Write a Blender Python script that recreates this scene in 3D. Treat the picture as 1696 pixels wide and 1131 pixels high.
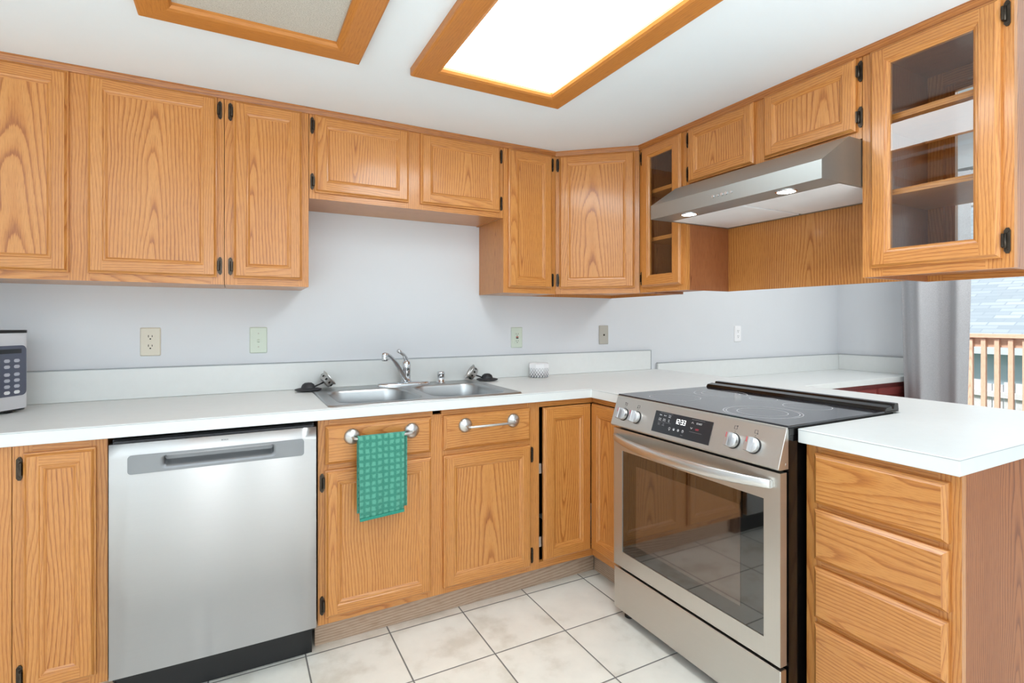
import bpy, bmesh, math, random
from math import sin, cos, pi, radians, sqrt, atan2
from mathutils import Vector, Matrix

S = bpy.context.scene
for _o in list(bpy.data.objects):
    bpy.data.objects.remove(_o)
COL = S.collection
random.seed(7)

# ------------------------------------------------------------------ camera, world, lights, exposure
cam_d = bpy.data.cameras.new('camera')
cam = bpy.data.objects.new('camera', cam_d)
COL.objects.link(cam)
cam.location = (0, -2.6118, 1.2316)
cam.rotation_euler = (pi / 2, 0, -radians(27.912))
cam_d.sensor_width = 36.0
cam_d.lens = 862.29 / 1696 * 36.0
cam_d.shift_y = -34.1 / 1696
cam_d.clip_start = 0.02
cam_d.clip_end = 200
S.camera = cam

S.view_settings.view_transform = 'Standard'
S.view_settings.look = 'None'
S.view_settings.gamma = 1.0
S.view_settings.use_curve_mapping = False
S.view_settings.exposure = 0.13
S.cycles.use_denoising = True
S.cycles.max_bounces = 12
S.cycles.diffuse_bounces = 9
S.cycles.glossy_bounces = 6
S.cycles.transparent_max_bounces = 16
S.cycles.caustics_reflective = False
S.cycles.sample_clamp_indirect = 6.0

world = bpy.data.worlds.new('overcast_sky')
S.world = world
world.use_nodes = True
_bg = world.node_tree.nodes['Background']
_bg.inputs[0].default_value = (0.90, 0.95, 1.0, 1)
_bg.inputs[1].default_value = 1.0


def area(name, loc, rot, sx, sy, power, col=(1, 1, 1)):
    l = bpy.data.lights.new(name, 'AREA')
    l.shape = 'RECTANGLE'
    l.size = sx
    l.size_y = sy
    l.energy = power
    l.color = col
    o = bpy.data.objects.new(name, l)
    o.location = loc
    o.rotation_euler = rot
    COL.objects.link(o)
    return o


# hazy sun from behind the house, lighting the railing and the neighbour's roof
_sl = bpy.data.lights.new('sun', 'SUN')
_sl.energy = 5.0
_sl.angle = radians(12)
_sl.color = (1.0, 0.97, 0.93)
_so = bpy.data.objects.new('sun', _sl)
_so.rotation_euler = Vector((0.62, -0.12, -0.77)).to_track_quat('-Z', 'Y').to_euler()
COL.objects.link(_so)
# added uplight behind the camera, no real lamp, brightens ceiling and room
area('added_uplight', (-0.3, -3.7, 0.95), (pi, 0, 0), 4.0, 2.2, 100, (0.86, 0.94, 1.0))
# added fill pointing down behind the camera, lifts floor and cabinet fronts
area('added_rear_fill', (-0.4, -4.7, 2.48), (0, 0, 0), 2.0, 1.4, 24, (0.90, 0.96, 1.0))
# added fill over the dining room to brighten its walls
area('added_dining_fill', (3.5, -1.6, 2.44), (0, 0, 0), 0.9, 0.9, 26, (1.0, 0.99, 0.97))
# daylight in the two narrow windows behind the camera
area('window_daylight', (-0.28, -6.02, 1.15), (pi / 2, 0, 0), 0.12, 2.2, 10, (0.95, 0.98, 1.0))
area('window_daylight', (0.64, -6.02, 1.15), (pi / 2, 0, 0), 0.12, 2.2, 8, (0.95, 0.98, 1.0))
LAMP_STRENGTH = 8.5

# ------------------------------------------------------------------ colours and materials


def lin(c):
    c = c / 255.0
    return c / 12.92 if c <= 0.04045 else ((c + 0.055) / 1.055) ** 2.4


def rgb(r, g, b):
    return (lin(r), lin(g), lin(b), 1.0)


class NT:
    def __init__(s, name):
        s.m = bpy.data.materials.new(name)
        s.m.use_nodes = True
        s.t = s.m.node_tree
        s.b = s.t.nodes['Principled BSDF']
        s.out = s.t.nodes['Material Output']

    def n(s, kind, **kw):
        x = s.t.nodes.new(kind)
        for k, v in kw.items():
            setattr(x, k, v)
        return x

    def l(s, a, b):
        s.t.links.new(a, b)

    def math(s, op, a, b=None, c=None):
        x = s.n('ShaderNodeMath', operation=op)
        for i, v in enumerate((a, b, c)):
            if v is None:
                continue
            if isinstance(v, (int, float)):
                x.inputs[i].default_value = v
            else:
                s.l(v, x.inputs[i])
        return x.outputs[0]

    def mix(s, f, a, b, mode='MIX'):
        x = s.n('ShaderNodeMix', data_type='RGBA', blend_type=mode)
        for i, v in ((0, f), (6, a), (7, b)):
            if isinstance(v, (int, float)):
                x.inputs[i].default_value = v
            elif isinstance(v, tuple):
                x.inputs[i].default_value = v
            else:
                s.l(v, x.inputs[i])
        return x.outputs[2]

    def ramp(s, f, stops, interp='LINEAR'):
        x = s.n('ShaderNodeValToRGB')
        x.color_ramp.interpolation = interp
        el = x.color_ramp.elements
        while len(el) < len(stops):
            el.new(0.5)
        for e, (p, c) in zip(el, stops):
            e.position = p
            e.color = c
        s.l(f, x.inputs[0])
        return x.outputs[0]

    def noise(s, vec, scale=1.0, detail=2.0, rough=0.5):
        x = s.n('ShaderNodeTexNoise')
        x.inputs['Scale'].default_value = scale
        x.inputs['Detail'].default_value = detail
        x.inputs['Roughness'].default_value = rough
        s.l(vec, x.inputs['Vector'])
        return x.outputs[0]

    def uv(s):
        u = s.n('ShaderNodeUVMap', uv_map='UVMap')
        sp = s.n('ShaderNodeSeparateXYZ')
        s.l(u.outputs[0], sp.inputs[0])
        return sp.outputs[0], sp.outputs[1]

    def vec(s, x, y, z=0.0):
        c = s.n('ShaderNodeCombineXYZ')
        for i, v in enumerate((x, y, z)):
            if isinstance(v, (int, float)):
                c.inputs[i].default_value = v
            else:
                s.l(v, c.inputs[i])
        return c.outputs[0]

    def bump(s, h, strength=0.1, dist=0.01):
        b = s.n('ShaderNodeBump')
        b.inputs['Strength'].default_value = strength
        b.inputs['Distance'].default_value = dist
        s.l(h, b.inputs['Height'])
        s.l(b.outputs[0], s.b.inputs['Normal'])

    def set(s, **kw):
        names = dict(col='Base Color', rough='Roughness', metal='Metallic', coat='Coat Weight', coatr='Coat Roughness',
                     ior='IOR', spec='Specular IOR Level', aniso='Anisotropic', emis='Emission Color', ems='Emission Strength',
                     sheen='Sheen Weight', trans='Transmission Weight', alpha='Alpha')
        for k, v in kw.items():
            i = s.b.inputs[names[k]]
            if hasattr(v, 'is_linked') or hasattr(v, 'links'):
                s.l(v, i)
            else:
                i.default_value = v
        return s


def plain(name, col, rough=0.5, metal=0.0, mottled=0.03, scale=8.0, **kw):
    t = NT(name)
    tc = t.n('ShaderNodeTexCoord')
    n = t.noise(tc.outputs['Object'], scale, 3.0)
    lo = tuple(c * (1 - mottled) for c in col[:3]) + (1,)
    hi = tuple(min(1, c * (1 + mottled)) for c in col[:3]) + (1,)
    t.set(col=t.ramp(n, [(0.3, lo), (0.7, hi)]), rough=rough, metal=metal, **kw)
    return t.m


def oak(name, light, mid, dark, rough=0.38, coat=0.45, spacing=0.0088, contrast=1.0):
    t = NT(name)
    U, V = t.uv()
    v1 = t.vec(t.math('MULTIPLY', U, 3.5), t.math('MULTIPLY', V, 1.6))
    n1 = t.math('SUBTRACT', t.noise(v1, 1.0, 2.0), 0.5)
    v2 = t.vec(t.math('MULTIPLY', U, 16.0), t.math('MULTIPLY', V, 3.2), 3.7)
    n2 = t.math('SUBTRACT', t.noise(v2, 1.0, 2.0), 0.5)
    Uw = t.math('ADD', U, t.math('MULTIPLY', n1, 0.07))
    h = t.math('ADD', t.math('MULTIPLY', V, 0.062), t.math('MULTIPLY', n1, 0.05))
    r = t.math('SQRT', t.math('ADD', t.math('MULTIPLY', Uw, Uw), t.math('ADD', t.math('MULTIPLY', h, h), 0.00002)))
    r = t.math('ADD', r, t.math('MULTIPLY', n2, 0.006))
    v3 = t.vec(t.math('MULTIPLY', U, 260.0), t.math('MULTIPLY', V, 9.0))
    pore = t.noise(v3, 1.0, 3.0, 0.6)
    v3b = t.vec(t.math('MULTIPLY', U, 700.0), t.math('MULTIPLY', V, 22.0))
    pore2 = t.noise(v3b, 1.0, 2.0, 0.6)
    ph = t.math('ADD', t.math('DIVIDE', r, spacing), t.math('MULTIPLY', t.math('SUBTRACT', pore, 0.5), 0.35))
    ring = t.math('FRACT', ph)
    band = t.ramp(ring, [(0.0, (0, 0, 0, 1)), (0.10, (0.12, 0.12, 0.12, 1)), (0.34, (0.72, 0.72, 0.72, 1)), (0.62, (1, 1, 1, 1)), (0.93, (0.9, 0.9, 0.9, 1)), (1.0, (0.0, 0.0, 0.0, 1))])
    vw = t.vec(t.math('MULTIPLY', U, 9.0), t.math('MULTIPLY', V, 1.1), 9.1)
    wide = t.noise(vw, 1.0, 2.0)
    band = t.math('ADD', t.math('MULTIPLY', band, 0.62 * contrast), t.math('ADD', 0.5 - 0.5 * contrast, t.math('MULTIPLY', pore, 0.34)))
    band = t.math('ADD', band, t.math('MULTIPLY', t.math('SUBTRACT', wide, 0.5), 0.45))
    col = t.ramp(band, [(0.05, dark), (0.45, mid), (0.95, light)])
    pr = t.ramp(pore2, [(0.36, (0.66, 0.56, 0.46, 1)), (0.50, (1, 1, 1, 1))])
    col = t.mix(0.6, col, pr, 'MULTIPLY')
    t.set(col=col, rough=rough, coat=coat, coatr=0.16)
    t.bump(t.math('ADD', band, t.math('MULTIPLY', pore2, 0.8)), 0.22, 0.0016)
    return t.m


M = {}
M['oak'] = oak('honey_oak', rgb(205, 143, 76), rgb(191, 124, 58), rgb(150, 83, 31), contrast=0.9)
M['oak_panel'] = oak('honey_oak_panel', rgb(207, 145, 78), rgb(191, 124, 58), rgb(144, 78, 29), spacing=0.0105, contrast=1.0)
M['oak_trim'] = oak('crown_oak', rgb(184, 120, 58), rgb(166, 100, 44), rgb(126, 68, 26))
M['oak_backlit'] = oak('backlit_carcass_oak', rgb(178, 118, 74), rgb(152, 94, 56), rgb(112, 64, 36), rough=0.3)  # darker oak: backlit shade of the end glass cabinet put into its colour
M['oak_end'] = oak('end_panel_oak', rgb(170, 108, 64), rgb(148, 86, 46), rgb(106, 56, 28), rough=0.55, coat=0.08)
M['kick'] = oak('greyed_oak_kick', rgb(196, 174, 152), rgb(178, 152, 130), rgb(142, 116, 96), rough=0.5, coat=0.1)
M['lampwood'] = oak('stained_lamp_frame', rgb(198, 130, 58), rgb(188, 118, 48), rgb(172, 104, 40), rough=0.45, coat=0.1, contrast=0.5)
M['oak_shaded'] = oak('shaded_sideboard_oak', rgb(150, 72, 66), rgb(120, 50, 48), rgb(84, 30, 30))  # sideboard oak with shade and reddish reflections put into its colour

M['wall'] = plain('white_wall_paint', rgb(214, 217, 221), 0.75, mottled=0.012, scale=3)
M['ceiling'] = plain('white_ceiling_paint', rgb(230, 238, 243), 0.85, mottled=0.01, scale=3)
M['laminate'] = plain('white_laminate', rgb(222, 225, 224), 0.32, mottled=0.012, scale=30)
M['seam'] = plain('grey_laminate_seam', rgb(160, 166, 170), 0.5)
M['black'] = plain('black_plastic', rgb(18, 18, 20), 0.4)
M['blackgloss'] = plain('black_enamel', rgb(14, 12, 12), 0.12)
M['bronze'] = plain('dark_bronze', rgb(70, 62, 54), 0.35, 0.85, mottled=0.25, scale=60)
M['chrome'] = plain('chrome', rgb(215, 217, 220), 0.07, 1.0)
M['nickel'] = plain('brushed_nickel', rgb(208, 207, 205), 0.33, 1.0)
M['white_plastic'] = plain('white_plastic', rgb(238, 238, 240), 0.35)
M['almond'] = plain('almond_plate', rgb(212, 206, 190), 0.4)
M['green_plate'] = plain('pale_green_plate', rgb(202, 212, 198), 0.4)
M['grey_plate'] = plain('grey_beige_plate', rgb(178, 174, 164), 0.4)
M['red'] = plain('red_plastic', rgb(176, 60, 48), 0.4)
M['rubber'] = plain('black_rubber', rgb(44, 44, 48), 0.6)
M['dark'] = plain('dark_void', rgb(14, 12, 12), 0.8)


def steel(name, col, rough=0.3, axis='V', amt=1.0, aniso=0.0, arot=0.0, brush=0.0):
    t = NT(name)
    U, V = t.uv()
    if axis == 'V':
        v = t.vec(t.math('MULTIPLY', U, 900), t.math('MULTIPLY', V, 6))
    else:
        v = t.vec(t.math('MULTIPLY', U, 6), t.math('MULTIPLY', V, 900))
    n = t.noise(v, 1.0, 3.0, 0.6)
    w = t.noise(t.vec(t.math('MULTIPLY', U, 4.0), t.math('MULTIPLY', V, 1.3)), 1.0, 0.5)
    lo = tuple(c * 0.975 for c in col[:3]) + (1,)
    t.set(col=t.ramp(n, [(0.35, lo), (0.65, col)]), rough=t.math('ADD', rough - 0.01, t.math('MULTIPLY', n, 0.02)), metal=1.0)
    t.bump(t.math('MULTIPLY', w, 4.0 * amt), 0.35, 0.01)
    if brush:      # fine brushing lines tip the normal up and down
        b2 = t.n('ShaderNodeBump')
        b2.inputs['Strength'].default_value = 1.0
        b2.inputs['Distance'].default_value = brush
        t.l(n, b2.inputs['Height'])
        t.l(t.b.inputs['Normal'].links[0].from_socket, b2.inputs['Normal'])
        t.l(b2.outputs[0], t.b.inputs['Normal'])
    tg = t.n('ShaderNodeTangent', direction_type='UV_MAP', uv_map='UVMap')
    t.l(tg.outputs[0], t.b.inputs['Tangent'])
    t.set(aniso=aniso)
    t.b.inputs['Anisotropic Rotation'].default_value = arot
    return t.m


M['steel'] = steel('brushed_steel', rgb(204, 203, 203), 0.34, 'U', 0.05, 1.0, 0.25)
M['steel_h'] = steel('brushed_range_steel', rgb(210, 207, 201), 0.36, 'U', 0.15, 0.6, 0.25)
M['knob'] = plain('satin_silver_knob', rgb(206, 206, 208), 0.32, 0.9)
M['handle_steel'] = plain('satin_handle_steel', rgb(222, 222, 221), 0.33, 1.0)
M['sink'] = steel('satin_sink_steel', rgb(182, 184, 185), 0.32, 'U', 0.08)
M['hoodsteel'] = steel('hood_steel', rgb(172, 177, 176), 0.46, 'U', 0.1)
M['pocket'] = plain('satin_grey_pocket', rgb(138, 140, 143), 0.38, 0.6)
M['filter'] = plain('aluminium_filter', rgb(236, 237, 238), 0.5, 0.0)


def glass_mat(name, tint=(1, 1, 1, 1), refl=1.0):
    t = NT(name)
    t.t.nodes.remove(t.b)
    tr = t.n('ShaderNodeBsdfTransparent')
    tr.inputs[0].default_value = tint
    gl = t.n('ShaderNodeBsdfGlossy')
    gl.inputs['Roughness'].default_value = 0.0
    fr = t.n('ShaderNodeFresnel')
    fr.inputs[0].default_value = 1.5
    ge = t.n('ShaderNodeNewGeometry')
    f = t.math('MULTIPLY', t.math('MULTIPLY', fr.outputs[0], 1.8 * refl), t.math('SUBTRACT', 1.0, ge.outputs['Backfacing']))
    f = t.math('MINIMUM', f, 1.0)
    mx = t.n('ShaderNodeMixShader')
    t.l(f, mx.inputs[0])
    t.l(tr.outputs[0], mx.inputs[1])
    t.l(gl.outputs[0], mx.inputs[2])
    t.l(mx.outputs[0], t.out.inputs[0])
    return t.m


M['glass'] = glass_mat('clear_cabinet_glass', (0.95, 0.96, 0.96, 1))
M['slider_glass'] = glass_mat('patio_glass', (0.97, 0.98, 0.98, 1), 0.5)

t = NT('oven_glass')
t.set(col=rgb(10, 9, 8), rough=0.03, ior=2.3)
M['oven_glass'] = t.m
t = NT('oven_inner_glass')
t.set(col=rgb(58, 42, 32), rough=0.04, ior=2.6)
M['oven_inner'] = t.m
t = NT('ceramic_cooktop')
tc = t.n('ShaderNodeTexCoord')
n = t.noise(tc.outputs['Object'], 900, 1)
t.set(col=t.ramp(n, [(0.4, rgb(40, 40, 46)), (0.7, rgb(48, 48, 54))]), rough=0.06, ior=1.6)
M['cooktop'] = t.m
M['burner_line'] = plain('burner_ring_print', rgb(200, 200, 206), 0.3)
t = NT('touch_display')
t.set(col=rgb(42, 44, 48), rough=0.16)
M['display'] = t.m


def glow(name, col, s):
    t = NT(name)
    t.set(col=col, emis=col, ems=s, rough=0.5)
    return t.m


M['silver'] = plain('silver_appliance_paint', rgb(214, 214, 218), 0.3, 0.35)
M['keypad'] = plain('slate_keypad', rgb(84, 88, 104), 0.15)
M['key_light'] = plain('pale_key', rgb(176, 178, 190), 0.4)
M['led_white'] = glow('white_led_digits', (1, 1, 1, 1), 1.4)
M['print_white'] = plain('white_print', rgb(225, 226, 228), 0.5)
M['print_grey'] = plain('grey_print', rgb(140, 142, 146), 0.5)
M['print_red'] = plain('red_print', rgb(210, 50, 70), 0.5)
M['print_dark'] = plain('dark_print', rgb(60, 60, 66), 0.5)
M['hood_led'] = glow('hood_led', (1, 0.98, 0.94, 1), 14.0)

# ceiling lamp diffusers: pebbled acrylic, one lit, one off
t = NT('lit_acrylic_diffuser')
tc = t.n('ShaderNodeTexCoord')
n = t.noise(tc.outputs['Object'], 140, 2)
t.set(col=rgb(240, 244, 244), rough=0.35, emis=(0.87, 0.96, 1.0, 1), ems=LAMP_STRENGTH)
t.bump(n, 0.4, 0.003)
M['diffuser_on'] = t.m
t = NT('unlit_acrylic_diffuser')
tc = t.n('ShaderNodeTexCoord')
n = t.noise(tc.outputs['Object'], 260, 2)
t.set(col=t.ramp(n, [(0.3, rgb(178, 176, 166)), (0.75, rgb(206, 204, 196))]), rough=0.3)
t.bump(n, 0.5, 0.004)
M['diffuser_off'] = t.m

# floor tile
t = NT('cream_stone_tile')
tc = t.n('ShaderNodeTexCoord')
sp = t.n('ShaderNodeSeparateXYZ')
t.l(tc.outputs['Object'], sp.inputs[0])
TX, TY, TS = 0.226, -0.5695, 0.3104
fx = t.math('DIVIDE', t.math('SUBTRACT', sp.outputs[0], TX), TS)
fy = t.math('DIVIDE', t.math('SUBTRACT', sp.outputs[1], TY), TS)
dx = t.math('ABSOLUTE', t.math('SUBTRACT', t.math('FRACT', t.math('ADD', fx, 0.5)), 0.5))
dy = t.math('ABSOLUTE', t.math('SUBTRACT', t.math('FRACT', t.math('ADD', fy, 0.5)), 0.5))
d = t.math('MINIMUM', dx, dy)
grout = t.ramp(d, [(0.0065, (0, 0, 0, 1)), (0.0100, (1, 1, 1, 1))])
wn = t.n('ShaderNodeTexWhiteNoise', noise_dimensions='2D')
t.l(t.vec(t.math('FLOOR', fx), t.math('FLOOR', fy)), wn.inputs[0])
off = t.n('ShaderNodeVectorMath', operation='SCALE')
t.l(wn.outputs['Color'], off.inputs[0])
off.inputs[3].default_value = 20
add = t.n('ShaderNodeVectorMath', operation='ADD')
t.l(tc.outputs['Object'], add.inputs[0])
t.l(off.outputs[0], add.inputs[1])
mot = t.noise(add.outputs[0], 6.5, 5, 0.55)
tile = t.ramp(mot, [(0.33, rgb(222, 216, 203)), (0.48, rgb(240, 236, 226)), (0.7, rgb(247, 243, 233))])
t.set(col=t.mix(grout, rgb(112, 110, 106), tile), rough=t.ramp(grout, [(0, (0.8, 0.8, 0.8, 1)), (1, (0.2, 0.2, 0.2, 1))]))
t.bump(grout, 0.5, 0.002)
M['tile'] = t.m

# towel
t = NT('green_waffle_terry')
U, V = t.uv()
cu = t.math('ABSOLUTE', t.math('SUBTRACT', t.math('FRACT', t.math('MULTIPLY', U, 1 / 0.0225)), 0.5))
cv = t.math('ABSOLUTE', t.math('SUBTRACT', t.math('FRACT', t.math('MULTIPLY', V, 1 / 0.0235)), 0.5))
sq = t.math('MAXIMUM', cu, cv)
fine = t.noise(t.vec(t.math('MULTIPLY', U, 1), t.math('MULTIPLY', V, 1)), 420, 2)
wob = t.noise(t.vec(U, V), 45, 2)
sq = t.math('ADD', sq, t.math('MULTIPLY', t.math('SUBTRACT', wob, 0.5), 0.55))
col = t.ramp(sq, [(0.20, rgb(88, 162, 140)), (0.38, rgb(36, 122, 102))])
t.set(col=t.mix(0.25, col, t.ramp(fine, [(0.3, rgb(20, 96, 80)), (0.7, rgb(118, 186, 166))])), rough=0.95, sheen=0.3)
t.bump(fine, 0.6, 0.002)
M['towel'] = t.m
M['towel_hem'] = plain('green_towel_hem', rgb(46, 136, 116), 0.9, mottled=0.15, scale=220)

# curtain
t = NT('grey_curtain_cloth')
tc = t.n('ShaderNodeTexCoord')
n = t.noise(tc.outputs['Object'], 260, 2)
t.set(col=t.ramp(n, [(0.3, rgb(158, 159, 163)), (0.7, rgb(180, 181, 185))]), rough=0.9, sheen=0.2)
M['curtain'] = t.m

# trinket box pattern
t = NT('diamond_print_ceramic')
U, V = t.uv()
a = t.math('ADD', t.math('MULTIPLY', U, 1 / 0.0165), t.math('MULTIPLY', V, 1 / 0.022))
b = t.math('SUBTRACT', t.math('MULTIPLY', U, 1 / 0.0165), t.math('MULTIPLY', V, 1 / 0.022))
da = t.math('ABSOLUTE', t.math('SUBTRACT', t.math('FRACT', a), 0.5))
db = t.math('ABSOLUTE', t.math('SUBTRACT', t.math('FRACT', b), 0.5))
edge = t.math('MAXIMUM', da, db)
line = t.math('GREATER_THAN', edge, 0.35)
dot = t.math('LESS_THAN', edge, 0.14)
pat = t.math('MAXIMUM', line, dot)
fade = t.ramp(V, [(0.012, (1, 1, 1, 1)), (0.058, (0.25, 0.25, 0.25, 1))])
t.set(col=t.mix(t.math('MULTIPLY', pat, fade), rgb(238, 238, 240), rgb(48, 48, 56)), rough=0.3)
M['diamond'] = t.m

# outside
M['railwood'] = oak('weathered_rail_wood', rgb(240, 205, 182), rgb(226, 184, 158), rgb(200, 154, 130), rough=0.7, coat=0.0)
M['deckwood'] = oak('deck_boards', rgb(150, 132, 118), rgb(132, 112, 98), rgb(100, 84, 72), rough=0.8, coat=0.0)
M['fencewood'] = oak('weathered_fence_wood', rgb(222, 222, 224), rgb(206, 206, 210), rgb(176, 176, 182), rough=0.9, coat=0.0)
M['housepaint'] = plain('blue_grey_siding', rgb(196, 212, 230), 0.8)
M['gutter'] = plain('grey_green_gutter', rgb(196, 206, 216), 0.6)
M['grass'] = plain('lawn', rgb(96, 116, 80), 0.95, mottled=0.4, scale=3)
t = NT('asphalt_shingles')
U, V = t.uv()
br = t.n('ShaderNodeTexBrick')
t.l(t.vec(U, V), br.inputs['Vector'])
br.inputs['Color1'].default_value = rgb(140, 152, 162)
br.inputs['Color2'].default_value = rgb(164, 174, 183)
br.inputs['Mortar'].default_value = rgb(138, 150, 160)
br.inputs['Scale'].default_value = 1.0
br.inputs['Mortar Size'].default_value = 0.018
br.inputs['Brick Width'].default_value = 0.55
br.inputs['Row Height'].default_value = 0.2
t.set(col=br.outputs[0], rough=0.95)
M['shingle'] = t.m

# ------------------------------------------------------------------ mesh helpers


class MB:
    """Collects faces with UVs in metres; v runs along the grain."""

    def __init__(s, loose=0.0):
        s.bm = bmesh.new()
        s.uvl = s.bm.loops.layers.uv.new('UVMap')
        s.mats = []

    def mi(s, m):
        if m not in s.mats:
            s.mats.append(m)
        return s.mats.index(m)

    def face(s, pts, g=(0, 0, 1), off=(0, 0), m=None, smooth=False, uvs=None):
        vs = [s.bm.verts.new(p) for p in pts]
        f = s.bm.faces.new(vs)
        f.smooth = smooth
        if m is not None:
            f.material_index = s.mi(m)
        if uvs is not None:
            for lp, q in zip(f.loops, uvs):
                lp[s.uvl].uv = q
            return f
        n = Vector((0, 0, 0))
        P = [Vector(p) for p in pts]
        for i in range(len(P)):
            n += P[i].cross(P[(i + 1) % len(P)])
        if n.length > 1e-12:
            n.normalize()
        G = Vector(g)
        if abs(n.dot(G)) > 0.9:
            G = Vector((1, 0, 0)) if abs(n.x) < 0.7 else Vector((0, 1, 0))
        a = n.cross(G)
        for lp, p in zip(f.loops, P):
            lp[s.uvl].uv = (p.dot(a) + off[0], p.dot(G) + off[1])
        return f

    def box(s, x0, x1, y0, y1, z0, z1, g=(0, 0, 1), off=None, m=None, skip=''):
        if off is None:
            off = roff()
        a = [(x0, y0, z0), (x1, y0, z0), (x1, y1, z0), (x0, y1, z0), (x0, y0, z1), (x1, y0, z1), (x1, y1, z1), (x0, y1, z1)]
        F = {'b': (0, 3, 2, 1), 't': (4, 5, 6, 7), 'f': (0, 1, 5, 4), 'k': (2, 3, 7, 6), 'l': (3, 0, 4, 7), 'r': (1, 2, 6, 5)}
        for k, q in F.items():
            if k in skip:
                continue
            s.face([a[i] for i in q], g, off, m)

    def prism(s, prof, axis, a0, a1, g=None, off=None, m=None, smooth=False):
        """prof: list of 2D points, extruded along axis 0/1/2."""
        if off is None:
            off = roff()

        def P(p, a):
            if axis == 0:
                return (a, p[0], p[1])
            if axis == 1:
                return (p[0], a, p[1])
            return (p[0], p[1], a)
        if g is None:
            g = tuple(1 if i == axis else 0 for i in range(3))
        n = len(prof)
        area2 = sum(prof[i][0] * prof[(i + 1) % n][1] - prof[(i + 1) % n][0] * prof[i][1] for i in range(n))
        ccw = area2 > 0
        flip = (axis == 1)
        pr = prof if (ccw != flip) else prof[::-1]
        s.face([P(p, a1) for p in pr], g, off, m)
        s.face([P(p, a0) for p in pr[::-1]], g, off, m)
        for i in range(n):
            p, q = pr[i], pr[(i + 1) % n]
            s.face([P(p, a0), P(q, a0), P(q, a1), P(p, a1)], g, off, m, smooth)

    def loft(s, loops, closed=True, m=None, smooth=True, cap0=False, cap1=False, uvs=None):
        """loops of equal length, joined by shared vertices."""
        rows = [[s.bm.verts.new(p) for p in lp] for lp in loops]
        n = len(loops[0])
        acc = 0.0
        for j in range(len(rows) - 1):
            w = 0.0
            dv = (Vector(loops[j + 1][0]) - Vector(loops[j][0])).length
            for i in range(n if closed else n - 1):
                k = (i + 1) % n
                f = s.bm.faces.new((rows[j][i], rows[j][k], rows[j + 1][k], rows[j + 1][i]))
                f.smooth = smooth
                if m is not None:
                    f.material_index = s.mi(m)
                dw = (Vector(loops[j][k]) - Vector(loops[j][i])).length
                for lp, q in zip(f.loops, ((w, acc), (w + dw, acc), (w + dw, acc + dv), (w, acc + dv))):
                    lp[s.uvl].uv = q
                w += dw
            acc += dv
        for flag, row, rev in ((cap0, rows[0], True), (cap1, rows[-1], False)):
            if flag:
                f = s.bm.faces.new(row[::-1] if rev else row)
                if m is not None:
                    f.material_index = s.mi(m)
                for lp in f.loops:
                    lp[s.uvl].uv = (lp.vert.co.x, lp.vert.co.z + lp.vert.co.y)
        return rows

    def lathe(s, prof, seg=24, M4=None, m=None, smooth=True, cap0=True, cap1=True):
        M4 = M4 or Matrix.Identity(4)
        loops = []
        for r, z in prof:
            loops.append([tuple(M4 @ Vector((r * cos(2 * pi * i / seg), r * sin(2 * pi * i / seg), z))) for i in range(seg)])
        s.loft(loops, True, m, smooth, cap0, cap1)

    def tube(s, pts, rad, seg=10, m=None, flat=1.0, cap=True):
        P = [Vector(p) for p in pts]
        R = rad if isinstance(rad, (list, tuple)) else [rad] * len(P)
        loops = []
        up = Vector((0, 0, 1))
        T0 = (P[1] - P[0]).normalized()
        if abs(T0.dot(up)) > 0.95:
            up = Vector((0, 1, 0))
        side = T0.cross(up).normalized()
        for i, p in enumerate(P):
            T = (P[min(i + 1, len(P) - 1)] - P[max(i - 1, 0)]).normalized()
            side = (side - T * side.dot(T)).normalized()
            nrm = side.cross(T).normalized()
            loops.append([tuple(p + side * (R[i] * cos(2 * pi * k / seg)) + nrm * (R[i] * flat * sin(2 * pi * k / seg))) for k in range(seg)])
        s.loft(loops, True, m, True, cap, cap)

    def build(s, name, mat, parent=None, bevel=0.0, seg=1, fix=False, weld=False):
        if weld or bevel:
            bmesh.ops.remove_doubles(s.bm, verts=s.bm.verts, dist=1e-5)
        if fix:
            bmesh.ops.recalc_face_normals(s.bm, faces=s.bm.faces)
        me = bpy.data.meshes.new(name)
        s.bm.to_mesh(me)
        s.bm.free()
        if mat is not None and None not in s.mats:
            me.materials.append(mat)
            if s.mats:
                # faces with an explicit material keep theirs: shift indices
                pass
        for k in s.mats:
            me.materials.append(k)
        o = bpy.data.objects.new(name, me)
        COL.objects.link(o)
        if parent is not None:
            o.parent = parent
        if bevel:
            b = o.modifiers.new('edge', 'BEVEL')
            b.width = bevel
            b.segments = seg
            b.limit_method = 'ANGLE'
            b.angle_limit = radians(40)
        return o


def roff():
    return (random.uniform(-0.14, 0.14), random.uniform(-1.1, 1.1))


def roff_straight():
    return (random.choice((-1, 1)) * random.uniform(0.10, 0.35), random.uniform(-1.1, 1.1))


def thing(name, label, cat, loc=(0, 0, 0), rotz=0.0, group=None):
    o = bpy.data.objects.new(name, None)
    o.empty_display_size = 0.05
    COL.objects.link(o)
    o.location = loc
    o.rotation_euler = (0, 0, rotz)
    o['label'] = label
    o['category'] = cat
    if group:
        o['group'] = group
    return o


def tag(o, label, cat, group=None):
    o['label'] = label
    o['category'] = cat
    if group:
        o['group'] = group
    return o


def struct(o):
    o['kind'] = 'structure'
    return o


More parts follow.
